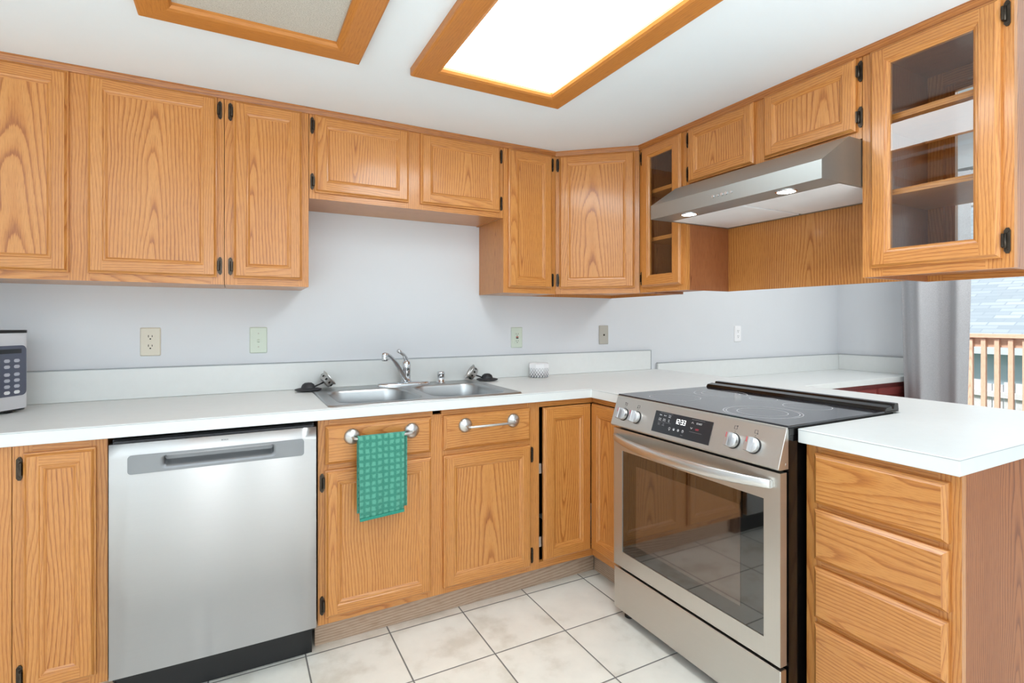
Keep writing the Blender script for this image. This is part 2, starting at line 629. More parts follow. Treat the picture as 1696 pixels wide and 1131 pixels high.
def text_obj(name, body, size, mat, parent, mtx, align='CENTER', extrude=0.0003, label=None):
    c = bpy.data.curves.new(name, 'FONT')
    c.body = body
    c.size = size
    c.align_x = align
    c.align_y = 'CENTER'
    c.extrude = extrude
    c.resolution_u = 3
    tmp = bpy.data.objects.new('tmp_text', c)
    COL.objects.link(tmp)
    dg = bpy.context.evaluated_depsgraph_get()
    dg.update()
    me = bpy.data.meshes.new_from_object(tmp.evaluated_get(dg))
    bpy.data.objects.remove(tmp)
    me.name = name
    me.materials.clear()
    me.materials.append(mat)
    o = bpy.data.objects.new(name, me)
    COL.objects.link(o)
    o.parent = parent
    o.matrix_local = mtx
    if label:
        o['label'] = label
    return o


FRONT = Matrix.Rotation(pi / 2, 4, 'X')      # text plane XY -> XZ, reading from -Y


def cells_slab(mb, xs, ys, keep, z0, z1, m=None):
    nx, ny = len(xs) - 1, len(ys) - 1
    K = [[bool(keep((xs[i] + xs[i + 1]) / 2, (ys[j] + ys[j + 1]) / 2)) for j in range(ny)] for i in range(nx)]

    def k(i, j):
        return 0 <= i < nx and 0 <= j < ny and K[i][j]
    for i in range(nx):
        for j in range(ny):
            if not K[i][j]:
                continue
            x0, x1, y0, y1 = xs[i], xs[i + 1], ys[j], ys[j + 1]
            mb.face([(x0, y0, z1), (x1, y0, z1), (x1, y1, z1), (x0, y1, z1)], (1, 0, 0), (0, 0), m)
            mb.face([(x0, y1, z0), (x1, y1, z0), (x1, y0, z0), (x0, y0, z0)], (1, 0, 0), (0, 0), m)
            if not k(i, j - 1):
                mb.face([(x0, y0, z0), (x1, y0, z0), (x1, y0, z1), (x0, y0, z1)], (1, 0, 0), (0, 0), m)
            if not k(i, j + 1):
                mb.face([(x1, y1, z0), (x0, y1, z0), (x0, y1, z1), (x1, y1, z1)], (1, 0, 0), (0, 0), m)
            if not k(i - 1, j):
                mb.face([(x0, y1, z0), (x0, y0, z0), (x0, y0, z1), (x0, y1, z1)], (0, 1, 0), (0, 0), m)
            if not k(i + 1, j):
                mb.face([(x1, y0, z0), (x1, y1, z0), (x1, y1, z1), (x1, y0, z1)], (0, 1, 0), (0, 0), m)


# ------------------------------------------------------------------ the room
KZ = 2.119      # kitchen ceiling
XL, XR, YB = -3.0, 4.513, -6.0

b = MB()
b.box(XL - 0.1, XR + 0.12, YB - 0.1, 0.12, -0.12, 0.0)
struct(b.build('floor', M['tile']))
b = MB()
b.box(XL, 2.217, -3.3, 0.0, KZ, KZ + 0.10)
struct(b.build('ceiling', M['ceiling']))
b = MB()
b.box(XL, XR, YB, 0.0, 2.5, 2.6)
struct(b.build('ceiling_upper', M['ceiling']))
b = MB()
b.box(XL, XR, 0.0, 0.12, 0, 2.6)
struct(b.build('wall_back', M['wall']))
b = MB()   # right wall with the patio door opening
XP = 4.30
b.box(XR, XR + 0.12, -0.62, 0.0, 0, 2.6)
b.box(XP, XR + 0.12, -0.82, -0.62, 0, 2.6)
b.box(XP, XP + 0.12, -2.74, -0.82, 2.06, 2.6)
b.box(XP, XP + 0.12, YB, -2.74, 0, 2.6)
struct(b.build('wall_right', M['wall']))
b = MB()   # left wall with a window opening
b.box(XL - 0.12, XL, -1.6, 0.12, 0, 2.6)
b.box(XL - 0.12, XL, YB, -5.4, 0, 2.6)
b.box(XL - 0.12, XL, -5.4, -1.6, 0, 0.15)
b.box(XL - 0.12, XL, -5.4, -1.6, 2.25, 2.6)
struct(b.build('wall_left', M['wall']))
b = MB()   # rear wall, behind the camera, with tall windows
for (x0, x1) in ((XL, -0.34), (-0.22, 0.58), (0.70, 1.7), (3.3, XR)):
    b.box(x0, x1, YB - 0.12, YB, 0, 2.6)
for (x0, x1) in ((-0.34, -0.22), (0.58, 0.70), (1.7, 3.3)):
    b.box(x0, x1, YB - 0.12, YB, 0, 0.05)
    b.box(x0, x1, YB - 0.12, YB, 2.25, 2.6)
struct(b.build('wall_rear', M['wall']))

# patio door (window_1) in the right wall
w = bpy.data.objects.new('window_1', None)
COL.objects.link(w)
w.location = (XP + 0.05, -1.78, 0)
struct(w)
b = MB()
for (y0, y1, z0, z1) in ((0.90, 0.955, 0.0, 2.055), (-0.955, -0.90, 0.0, 2.055), (-0.9, 0.9, 2.0, 2.055), (-0.9, 0.9, 0.0, 0.06), (-0.03, 0.03, 0.06, 2.0)):
    b.box(-0.03, 0.05, y0, y1, z0, z1)
b.build('window_frame', M['white_plastic'], w)
b = MB()
b.box(0.004, 0.010, 0.03, 0.90, 0.06, 2.0)
b.box(0.024, 0.030, -0.90, -0.03, 0.06, 2.0)
b.build('window_pane', M['slider_glass'], w)

# crown strip where the wall cabinets meet the ceiling
UF = -0.294      # face of the back run of wall cabinets
UX = 1.812       # face of the peninsula run
DA = (1.487, UF)
DB = (UX, -0.577)
dang = atan2(DB[1] - DA[1], DB[0] - DA[0])
dlen = sqrt((DB[0] - DA[0]) ** 2 + (DB[1] - DA[1]) ** 2)
CROWN = [(0.0, 2.096), (-0.007, 2.096), (-0.010, 2.102), (-0.016, 2.112), (-0.016, KZ), (0.0, KZ)]


def crown(name, p, ang, length):
    b = MB()
    b.prism(CROWN, 0, 0, length, g=(1, 0, 0), off=roff_straight())
    o = struct(b.build(name, M['oak_trim']))
    o.location = (p[0], p[1], 0)
    o.rotation_euler = (0, 0, ang)


crown('trim_1', (-0.95, UF), 0, 0.95 + DA[0] + 0.004)
crown('trim_2', DA, dang, dlen)
crown('trim_3', (DB[0], DB[1] + 0.004), -pi / 2, 1.446)

# toe-kick boards
b = MB()
b.box(0.262, 1.566, -0.5225, -0.506, 0, 0.118, g=(1, 0, 0), off=roff_straight())
struct(b.build('baseboard_back', M['kick'], bevel=0.002))
b = MB()
b.box(1.566, 1.582, -0.874, -0.5225, 0, 0.118, g=(0, 1, 0), off=roff_straight())
struct(b.build('baseboard_right', M['kick'], bevel=0.002))
b = MB()
b.box(-1.04, -0.35, -0.5225, -0.506, 0, 0.118, g=(1, 0, 0), off=roff_straight())
struct(b.build('baseboard_left', M['kick'], bevel=0.002))

# ------------------------------------------------------------------ cabinet pieces (local: x along the face, y into the cabinet, z up)


def ring_faces(b, x0, x1, z0, z1, a, c, m=None):
    """Mitred ring between inset a=(inset,y) and c=(inset,y) of a rectangle facing -y."""
    A = [(x0 + a[0], a[1], z0 + a[0]), (x1 - a[0], a[1], z0 + a[0]), (x1 - a[0], a[1], z1 - a[0]), (x0 + a[0], a[1], z1 - a[0])]
    C = [(x0 + c[0], c[1], z0 + c[0]), (x1 - c[0], c[1], z0 + c[0]), (x1 - c[0], c[1], z1 - c[0]), (x0 + c[0], c[1], z1 - c[0])]
    for i in range(4):
        k = (i + 1) % 4
        g = (1, 0, 0) if i in (0, 2) else (0, 0, 1)
        b.face([A[i], A[k], C[k], C[i]], g, roff_straight(), m)


def hinge(parent, x, z, side):
    """Bronze self-closing hinge leaf on the face frame; side=+1 when the barrel is on its right."""
    b = MB()
    w, h = 0.0068, 0.034
    prof = [(-w, -h + 0.007), (-w * 0.3, -h), (w * 0.5, -h), (w, -h + 0.007), (w, h - 0.007), (w * 0.5, h), (-w * 0.3, h), (-w, h - 0.007)]
    prof = [(p[0] * 1.0 + x, p[1] + z) for p in prof]
    b.prism(prof, 1, -0.004, 0.0)
    b.tube([(x + side * 0.0045, -0.006, z - 0.019), (x + side * 0.0045, -0.006, z + 0.019)], 0.0048, 8)
    b.box(min(x + side * 0.003, x + side * 0.008), max(x + side * 0.003, x + side * 0.008), -0.016, -0.004, z - 0.018, z + 0.018)
    for dz in (-0.024, 0.024):
        b.tube([(x - side * 0.001, -0.0038, z + dz), (x - side * 0.001, -0.0056, z + dz)], 0.0028, 8)
    return b.build('hinge', M['bronze'], parent)


def door(parent, x0, x1, z0, z1, hinges=None, glass=False, fw=0.058, t=0.02, base=False, hz=0.045, vgrain=True, x_shift=0):
    """Framed door in front of the face frame (y from -t to 0)."""
    b = MB()
    lip = 0.010
    bead = 0.017 if base else 0.014
    rec = -t + 0.0085
    ring_faces(b, x0, x1, z0, z1, (0, 0), (0, -t * 0.55))
    ring_faces(b, x0, x1, z0, z1, (0, -t * 0.55), (0.004, -t * 0.64))
    ring_faces(b, x0, x1, z0, z1, (0.004, -t * 0.64), (lip, -t))
    xi0, xi1, zi0, zi1 = x0 + fw - bead, x1 - fw + bead, z0 + fw - bead, z1 - fw + bead
    Y = -t
    X0, X1, Z0, Z1 = x0 + lip, x1 - lip, z0 + lip, z1 - lip
    for (a0, a1) in ((X0, xi0), (xi1, X1)):
        b.face([(a0, Y, Z0), (a1, Y, Z0), (a1, Y, Z1), (a0, Y, Z1)], (0, 0, 1), roff())
    for (c0, c1) in ((Z0, zi0), (zi1, Z1)):
        b.face([(xi0, Y, c0), (xi1, Y, c0), (xi1, Y, c1), (xi0, Y, c1)], (1, 0, 0), roff())
    i0 = fw - bead
    ring_faces(b, x0, x1, z0, z1, (i0, -t), (i0 + 0.002, -t + 0.0022))
    ring_faces(b, x0, x1, z0, z1, (i0 + 0.002, -t + 0.0022), (i0 + bead * 0.55, -t + 0.0034))
    ring_faces(b, x0, x1, z0, z1, (i0 + bead * 0.55, -t + 0.0034), (fw, rec))
    if glass:
        ring_faces(b, x0, x1, z0, z1, (fw, rec), (fw, 0.0))
        # back of the frame
        for (a0, a1) in ((x0, x0 + fw), (x1 - fw, x1)):
            b.face([(a1, 0, z0), (a0, 0, z0), (a0, 0, z1), (a1, 0, z1)], (0, 0, 1), roff())
        for (c0, c1) in ((z0, z0 + fw), (z1 - fw, z1)):
            b.face([(x1 - fw, 0, c0), (x0 + fw, 0, c0), (x0 + fw, 0, c1), (x1 - fw, 0, c1)], (1, 0, 0), roff())
    else:
        b.face([(x1, 0, z0), (x0, 0, z0), (x0, 0, z1), (x1, 0, z1)], (0, 0, 1), roff())
    o = b.build('door', M['oak'], parent)
    p = MB()
    if glass:
        p.box(x0 + fw - 0.004, x1 - fw + 0.004, -0.010, -0.007, z0 + fw - 0.004, z1 - fw + 0.004)
        p.build('glass_pane', M['glass'], o)['label'] = 'clear glass pane'
    else:
        p.face([(x0 + fw, rec, z0 + fw), (x1 - fw, rec, z0 + fw), (x1 - fw, rec, z1 - fw), (x0 + fw, rec, z1 - fw)], (0, 0, 1),
               ((x0 + x1) / 2 + random.uniform(-0.06, 0.06), random.uniform(-1, 1)))
        p.build('door_panel', M['oak_panel'], o)
    if hinges:
        sx = x0 - 0.0105 if hinges == 'L' else x1 + 0.0105
        sd = 1 if hinges == 'L' else -1
        for z in (z0 + hz, z1 - hz):
            hinge(o, sx, z, sd)
    return o


def drawer_front(parent, x0, x1, z0, z1, t=0.02, name='drawer'):
    b = MB()
    ring_faces(b, x0, x1, z0, z1, (0, 0), (0, -t * 0.5))
    ring_faces(b, x0, x1, z0, z1, (0, -t * 0.5), (0.003, -t * 0.62))
    ring_faces(b, x0, x1, z0, z1, (0.003, -t * 0.62), (0.011, -t))
    l = 0.011
    b.face([(x0 + l, -t, z0 + l), (x1 - l, -t, z0 + l), (x1 - l, -t, z1 - l), (x0 + l, -t, z1 - l)], (1, 0, 0), (random.uniform(-0.06, 0.06) - (z0 + z1) / 2, random.uniform(-1, 1)))
    b.face([(x1, 0, z0), (x0, 0, z0), (x0, 0, z1), (x1, 0, z1)], (1, 0, 0), roff())
    return b.build(name, M['oak'], parent)


def face_frame(parent, stiles, rails, t=0.019, mat=None):
    """stiles: (x0,x1,z0,z1); rails: the same, grain along x."""
    b = MB()
    for (x0, x1, z0, z1) in stiles:
        b.box(x0, x1, 0, t, z0, z1, g=(0, 0, 1), off=roff())
    for (x0, x1, z0, z1) in rails:
        b.box(x0, x1, 0, t, z0, z1, g=(1, 0, 0), off=roff())
    return b.build('face_frame', mat or M['oak'], parent)


def carcass(parent, W, D, z0, z1, y0=0.019, t=0.014, back=True, top=True, inset=0.0, inner=None, x0=0.0, mat=None):
    """Open-fronted box of panels behind the face frame."""
    b = MB()
    b.box(x0, x0 + t, y0, D, z0, z1, g=(0, 0, 1), off=roff())
    b.box(W - t, W, y0, D, z0, z1, g=(0, 0, 1), off=roff())
    b.box(x0 + t, W - t, y0, D, z0 + inset, z0 + inset + t, g=(1, 0, 0), off=roff())
    if top:
        b.box(x0 + t, W - t, y0, D, z1 - t, z1, g=(1, 0, 0), off=roff())
    if back:
        b.box(x0 + t, W - t, D - 0.006, D, z0 + inset + t, z1 - t, g=(0, 0, 1), off=roff())
    return b.build('carcass', mat or M['oak'], parent)


UB, UT = 1.373, 2.117     # wall cabinet bottom and top
H = UT - UB


def wall_cab(label, x0, x1, zb, doors, stiles, loc=None, rotz=0.0, D=0.292, **kw):
    """doors in absolute x for the back run, converted to local."""
    W = x1 - x0
    t = thing('wall_cabinet', label, 'cabinet', loc or (x0, UF, zb), rotz)
    hh = UT - zb
    st = [(a - x0, c - x0, 0, hh) for a, c in stiles]
    edges = sorted(st)
    rails = []
    for i in range(len(edges) - 1):
        a, c = edges[i][1], edges[i + 1][0]
        rails.append((a, c, 0, 0.042))
        rails.append((a, c, hh - 0.042, hh))
    face_frame(t, st, rails)
    carcass(t, W, D, 0, hh, **kw)
    for (a, c, z0, z1, hg, gl) in doors:
        door(t, a - x0, c - x0, z0 - zb, z1 - zb, hg, gl)
    return t


wall_cab('wide honey oak wall cabinet with two tall doors above the dishwasher', -0.94, -0.042, UB,
         [(-0.90, -0.512, 1.400, 2.094, 'L', False), (-0.461, -0.066, 1.400, 2.094, 'R', False)],
         [(-0.94, -0.885), (-0.515, -0.455), (-0.085, -0.042)])
wall_cab('narrow honey oak wall cabinet with one tall door left of the sink opening', -0.040, 0.267, UB,
         [(-0.010, 0.241, 1.400, 2.094, 'L', False)], [(-0.040, 0.004), (0.228, 0.267)])
wall_cab('short honey oak wall cabinet with two low doors hung high over the sink', 0.269, 1.1765, 1.744,
         [(0.291, 0.692, 1.770, 2.094, 'L', False), (0.748, 1.155, 1.770, 2.094, 'R', False)],
         [(0.269, 0.31), (0.68, 0.76), (1.14, 1.1765)], inset=0.004)
wall_cab('narrow honey oak wall cabinet with one slim tall door left of the angled corner cabinet', 1.1785, 1.486, UB,
         [(1.204, 1.457, 1.400, 2.094, 'R', False)], [(1.1785, 1.222), (1.44, 1.486)])

# angled corner cabinet
t = thing('corner_wall_cabinet', 'angled honey oak corner wall cabinet with one tall door where the two runs meet', 'cabinet', (DA[0], DA[1], UB), dang)
ci, si = cos(-dang), sin(-dang)


def to_diag(x, y):
    dx, dy = x - DA[0], y - DA[1]
    return (dx * ci - dy * si, dx * si + dy * ci)


face_frame(t, [(0.001, 0.034, 0, H), (dlen - 0.034, dlen - 0.001, 0, H)], [(0.034, dlen - 0.034, 0, 0.042), (0.034, dlen - 0.034, H - 0.042, H)], t=0.016)
poly = [to_diag(*p) for p in ((1.489, UF + 0.02), (1.489, -0.003), (2.09, -0.003), (2.09, -0.574), (UX + 0.02, -0.574))]
b = MB()
b.prism(poly, 2, 0.016, 0.03, g=(1, 0, 0))
b.prism(poly, 2, H - 0.014, H, g=(1, 0, 0))
n = len(poly)
for i in range(n - 1):
    p, q = Vector(poly[i]), Vector(poly[i + 1])
    d = (q - p).normalized()
    nn = Vector((-d.y, d.x)) * 0.012
    if (Vector((0.2, 0.2)) - p).dot(nn) < 0:
        nn = -nn
    quad = [p, q, q + nn, p + nn]
    b.prism([tuple(v) for v in quad], 2, 0.0, H, g=(0, 0, 1))
b.build('carcass', M['oak'], t)
door(t, 0.022, dlen - 0.024, 1.400 - UB, 2.094 - UB, 'L', False)

# peninsula run: local x runs towards the camera
PEN = -pi / 2


def shelf(parent, x0, x1, y0, y1, z):
    b = MB()
    b.box(x0, x1, y0, y1, z, z + 0.018, g=(1, 0, 0))
    return b.build('shelf', M['oak'], parent)


y0s = -0.578
t = thing('glass_wall_cabinet', 'narrow oak wall cabinet with small glass door beside the range hood', 'cabinet', (UX, y0s, UB), PEN)
W = 0.890 - 0.578
face_frame(t, [(0.001, 0.05, 0, H), (W - 0.055, W, 0, H)], [(0.05, W - 0.055, 0, 0.042), (0.05, W - 0.055, H - 0.042, H)])
carcass(t, W, 0.288, 0, H, inset=0.012, mat=M['oak_end'])
shelf(t, 0.015, W - 0.015, 0.0205, 0.28, 1.629 - UB)
shelf(t, 0.015, W - 0.015, 0.0205, 0.28, 1.867 - UB)
door(t, 0.605 - 0.578, 0.867 - 0.578, 1.400 - UB, 2.094 - UB, 'L', True)

t = thing('hood_wall_cabinet', 'short oak wall cabinet with two low doors directly above the range hood', 'cabinet', (UX, -0.892, 1.829), PEN)
W = 1.641 - 0.892
hh = UT - 1.829
face_frame(t, [(0, 0.04, 0, hh), (0.337, 0.415, 0, hh), (W - 0.035, W, 0, hh)], [(0.04, 0.337, 0, 0.03), (0.415, W - 0.035, 0, 0.03), (0.04, 0.337, hh - 0.03, hh), (0.415, W - 0.035, hh - 0.03, hh)])
carcass(t, W, 0.286, 0, hh)
door(t, 0.909 - 0.892, 1.245 - 0.892, 1.851 - 1.829, 2.095 - 1.829, 'L', False, fw=0.052, hz=0.045)
door(t, 1.290 - 0.892, 1.627 - 0.892, 1.855 - 1.829, 2.095 - 1.829, 'R', False, fw=0.052, hz=0.045)
# the second door's hinges sit on the wide stile beside the big glass cabinet

t = thing('glass_wall_cabinet', 'large oak wall cabinet with big glass door at the end of the peninsula', 'cabinet', (UX, -1.643, UB), PEN)
W = 2.019 - 1.643
D = 0.405
face_frame(t, [(0, 0.06, 0, H), (W - 0.06, W, 0, H)], [(0.06, W - 0.06, 0, 0.06), (0.06, W - 0.06, H - 0.06, H)])
carcass(t, W, D - 0.02, 0, H, back=False, inset=0.02, mat=M['oak_backlit'])
b = MB()
for (x0, x1, z0, z1, g) in ((0, 0.06, 0, H, 2), (W - 0.06, W, 0, H, 2), (0.06, W - 0.06, 0, 0.06, 0), (0.06, W - 0.06, H - 0.06, H, 0)):
    b.box(x0, x1, D - 0.02, D - 0.001, z0, z1, g=(1, 0, 0) if g == 0 else (0, 0, 1))
b.build('rear_frame', M['oak'], t)
shelf(t, 0.015, W - 0.015, 0.024, D - 0.03, 1.629 - UB)
shelf(t, 0.015, W - 0.015, 0.024, D - 0.03, 1.867 - UB)
door(t, 1.672 - 1.643, 1.995 - 1.643, 1.400 - UB, 2.094 - UB, 'R', True)
# dining-side glass door, mirrored
b = MB()
fw = 0.058
dx0, dx1, dz0, dz1 = 0.029, 0.352, 0.027, 0.721
for (x0, x1, z0, z1, g) in ((dx0, dx0 + fw, dz0, dz1, 2), (dx1 - fw, dx1, dz0, dz1, 2), (dx0 + fw, dx1 - fw, dz0, dz0 + fw, 0), (dx0 + fw, dx1 - fw, dz1 - fw, dz1, 0)):
    b.box(x0, x1, D, D + 0.02, z0, z1, g=(1, 0, 0) if g == 0 else (0, 0, 1))
rd = b.build('door', M['oak'], t)
b = MB()
b.box(dx0 + fw - 0.003, dx1 - fw + 0.003, D + 0.008, D + 0.011, dz0 + fw - 0.003, dz1 - fw + 0.003)
b.build('glass_pane', M['glass'], rd)['label'] = 'clear glass pane'

# oak panel behind the hood
b = MB()
b.box(0, 0.751, 0, 0.013, 0, 1.827 - UB, g=(0, 0, 1), off=(0.40, 0.3))
o = tag(b.build('oak_back_panel', M['oak_panel']), 'flat honey oak panel below and behind the range hood', 'panel')
o.location = (2.086, -0.891, UB)
o.rotation_euler = (0, 0, PEN)

# ------------------------------------------------------------------ base cabinets
BF = -0.605      # face of the back run
CB = 0.872       # underside of the worktop
FB = 0.120       # bottom of the face frames


def base_cab(label, x0, x1, loc, rotz=0.0, D=0.585):
    t = thing('base_cabinet', label, 'cabinet', loc, rotz)
    carcass(t, x1 - x0, D, FB, CB, top=False, inset=0.0)
    return t


hB = CB - 0.001
t = base_cab('oak base cabinet at the far left edge, left of the slim one', 0, 0.45, (-1.024, BF, 0))
face_frame(t, [(0, 0.04, FB, hB), (0.365, 0.45, FB, hB)], [(0.04, 0.365, FB, FB + 0.05), (0.04, 0.365, 0.83, hB)])
door(t, 0.025, 0.385, 0.152, 0.846, 'L', base=True)

t = base_cab('slim oak base cabinet with one narrow door left of the dishwasher', 0, 0.221, (-0.572, BF, 0))
face_frame(t, [(0, 0.045, FB, hB), (0.176, 0.221, FB, hB)], [(0.045, 0.176, FB, FB + 0.05), (0.045, 0.176, 0.83, hB)])
door(t, 0.026, 0.194, 0.152, 0.847, 'L', base=True, fw=0.054)

X0 = 0.263
t = base_cab('oak sink base cabinet with two drawer fronts over two doors, right of the dishwasher', 0, 0.937, (X0, BF, 0))
face_frame(t, [(0, 0.040, FB, hB), (0.4371, 0.4749, FB, 0.853), (0.415, 0.4371, FB, 0.818), (0.4749, 0.497, FB, 0.818), (0.872, 0.937, FB, hB)],
           [(0.040, 0.415, FB, FB + 0.05), (0.497, 0.872, FB, FB + 0.05), (0.040, 0.415, 0.67, 0.72), (0.497, 0.872, 0.67, 0.72),
            (0.040, 0.437, 0.818, hB), (0.475, 0.872, 0.818, hB)])
door(t, 0.287 - X0, 0.691 - X0, 0.146, 0.684, 'L', base=True)
door(t, 0.744 - X0, 1.151 - X0, 0.144, 0.682, 'R', base=True)
drawer_front(t, 0.287 - X0, 0.690 - X0, 0.706, 0.846)
drawer_front(t, 0.744 - X0, 1.149 - X0, 0.705, 0.846)

# inside-corner cabinet with a folding two-leaf door
t = thing('corner_base_cabinet', 'oak corner base cabinet with a folded two-leaf door between sink and range', 'cabinet', (1.2005, BF, 0))
xc = 1.496 - 1.2005          # local x of the peninsula face
yr = -0.874 - BF             # end of the cabinet towards the range
for nm, z0, z1 in (('top_rail', 0.845, hB), ('bottom_rail', FB, 0.150)):
    b = MB()
    b.box(0.0, xc, 0.0, 0.019, z0, z1, g=(1, 0, 0))
    b.box(xc, xc + 0.019, yr, 0.019, z0, z1, g=(0, 1, 0))
    b.build(nm, M['oak'], t)
b = MB()
b.box(0.001, 0.013, 0.02, 0.585, FB, CB - 0.02, g=(0, 0, 1), m=M['dark'])
b.box(0.013, 0.88, 0.573, 0.585, FB, CB - 0.02, g=(0, 0, 1), m=M['dark'])
b.box(0.013, xc, 0.02, 0.573, FB, FB + 0.014, g=(1, 0, 0), m=M['dark'])
b.box(xc + 0.02, 0.88, yr + 0.002, yr + 0.014, FB, CB - 0.02, g=(0, 0, 1), m=M['dark'])
b.box(0.87, 0.88, yr + 0.014, 0.573, FB, CB - 0.02, g=(0, 0, 1), m=M['dark'])
b.build('carcass', M['dark'], t)  # interior coloured near black to stand in for the shade inside
d1 = door(t, 1.217 - 1.2005, 1.477 - 1.2005, 0.155, 0.842, None, base=True, fw=0.066)
# the leaf on the peninsula side
d2 = door(t, 0.0, 0.257, 0.155, 0.842, None, base=True, fw=0.066)
d2.location = (xc, -0.008, 0)
d2.rotation_euler = (0, 0, PEN)
for z in (0.545, 0.215):
    b = MB()
    b.box(0.002, 0.014, 0.004, 0.012, z, z + 0.045, g=(0, 0, 1))
    b.build('hinge', M['nickel'], t)

# drawer base at the end of the peninsula
t = thing('drawer_cabinet', 'oak drawer cabinet with four stacked drawers right of the range', 'cabinet', (1.496, -1.656, 0), PEN)
W = 2.030 - 1.656
face_frame(t, [(0, 0.043, FB, hB), (W - 0.046, W, FB, hB)], [(0.043, W - 0.046, z0, z1) for z0, z1 in ((FB, 0.17), (0.335, 0.39), (0.505, 0.55), (0.67, 0.72), (0.83, hB))])
b = MB()
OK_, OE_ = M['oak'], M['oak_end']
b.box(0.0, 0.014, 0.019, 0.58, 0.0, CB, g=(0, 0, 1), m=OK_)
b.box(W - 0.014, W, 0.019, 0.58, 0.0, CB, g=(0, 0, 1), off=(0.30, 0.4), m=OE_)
b.box(0.014, W - 0.014, 0.019, 0.58, FB, FB + 0.014, g=(1, 0, 0), m=OK_)
b.box(0.014, W - 0.014, 0.566, 0.58, FB, CB, g=(0, 0, 1), m=OK_)
b.box(0.014, W - 0.014, 0.08, 0.095, 0.0, FB, g=(1, 0, 0), m=OK_)
b.build('carcass', None, t)
for z0, z1 in ((0.704, 0.849), (0.541, 0.687), (0.372, 0.519), (0.165, 0.356)):
    drawer_front(t, 1.685 - 1.656, 2.008 - 1.656, z0, z1)

# ------------------------------------------------------------------ worktop with sink and range cut-outs
WT = 0.914
SX0, SX1, SY0, SY1 = 0.312, 1.104, -0.602, -0.062
RX1, RY0, RY1 = 2.036, -1.648, -0.876
b = MB()
xs = [-1.06, SX0, SX1, 1.466, RX1, 2.455]
ys = [-2.038, RY0, RY1, -0.635, SY0, SY1, -0.001]


def keepf(x, y):
    if SX0 < x < SX1 and SY0 < y < SY1:
        return False
    if x < 1.466 and y < -0.635:
        return False
    if 1.466 < x < RX1 and RY0 < y < RY1:
        return False
    return True


cells_slab(b, xs, ys, keepf, CB + 0.001, WT)
wt = tag(b.build('worktop', M['laminate'], bevel=0.0016), 'white laminate worktop running along the sink wall and out over the peninsula', 'worktop')
b = MB()
e_ = 0.0004
b.box(-1.06, 1.466, -0.635 - e_, -0.634, WT - 0.0042, WT - 0.0030)
b.box(1.466 - e_, 1.467, RY1, -0.635, WT - 0.0042, WT - 0.0030)
b.box(1.466 - e_, 1.467, -2.038 - e_, RY0, WT - 0.0042, WT - 0.0030)
b.box(1.466, 2.455, -2.038 - e_, -2.037, WT - 0.0042, WT - 0.0030)
b.build('edge_seam', M['seam'], wt)['kind'] = 'stuff'
b = MB()
b.box(-1.06, 2.405, -0.020, -0.001, WT + 0.0005, 1.038)
o = b.build('backsplash', M['laminate'], bevel=0.002)
tag(o, 'low white laminate backsplash strip on the wall behind the sink', 'backsplash')
b = MB()
b.box(-1.06, 2.405, -0.0215, -0.0005, 1.0382, 1.0405)
b.box(2.4052, 2.4075, -0.0215, -0.0005, WT + 0.0005, 1.0405)
b.build('caulk_edge', M['seam'], o)

# ------------------------------------------------------------------ dishwasher
t = thing('dishwasher', 'stainless steel dishwasher with recessed pocket handle under the worktop', 'dishwasher', (-0.343, -0.637, 0))
W = 0.596
b = MB()
zs0, zs1 = 0.134, 0.853
px0, px1, pz0, pz1 = 0.047, 0.555, 0.757, 0.815      # handle plate
# slightly bowed steel skin
N = 12


def bow(x):
    return -0.0035 * (1 - ((x / W) * 2 - 1) ** 2)


xb_ = sorted([W * i / N for i in range(N + 1)] + [0.1345, 0.4635])
zb_ = [zs0, 0.7685, 0.8060, zs1]
for xa, xb in zip(xb_[:-1], xb_[1:]):
    if xb - xa < 1e-6:
        continue
    for za, zb in zip(zb_[:-1], zb_[1:]):
        if 0.1345 < (xa + xb) / 2 < 0.4635 and 0.7685 < (za + zb) / 2 < 0.8060:
            continue
        b.face([(xa, bow(xa), za), (xb, bow(xb), za), (xb, bow(xb), zb), (xa, bow(xa), zb)], (0, 0, 1), (0, 0), smooth=True)
    b.face([(xa, bow(xa), zs1), (xb, bow(xb), zs1), (xb, 0.03, zs1), (xa, 0.03, zs1)], (1, 0, 0), (0, 0))
    b.face([(xb, bow(xb), zs0), (xa, bow(xa), zs0), (xa, 0.03, zs0), (xb, 0.03, zs0)], (1, 0, 0), (0, 0))
b.face([(0, 0.03, zs0), (0, 0, zs0), (0, 0, zs1), (0, 0.03, zs1)], (0, 0, 1), (0, 0))
b.face([(W, 0, zs0), (W, 0.03, zs0), (W, 0.03, zs1), (W, 0, zs1)], (0, 0, 1), (0, 0))
b.face([(W, 0.03, zs0), (0, 0.03, zs0), (0, 0.03, zs1), (W, 0.03, zs1)], (0, 0, 1), (0, 0))
dw = b.build('door', M['steel'], t, weld=True)


def rrect(x0, x1, z0, z1, r, n=5):
    pts = []
    for cx, cz, a0 in ((x1 - r, z0 + r, -90), (x1 - r, z1 - r, 0), (x0 + r, z1 - r, 90), (x0 + r, z0 + r, 180)):
        for i in range(n + 1):
            a = radians(a0 + 90 * i / n)
            pts.append((cx + r * cos(a), cz + r * sin(a)))
    return pts


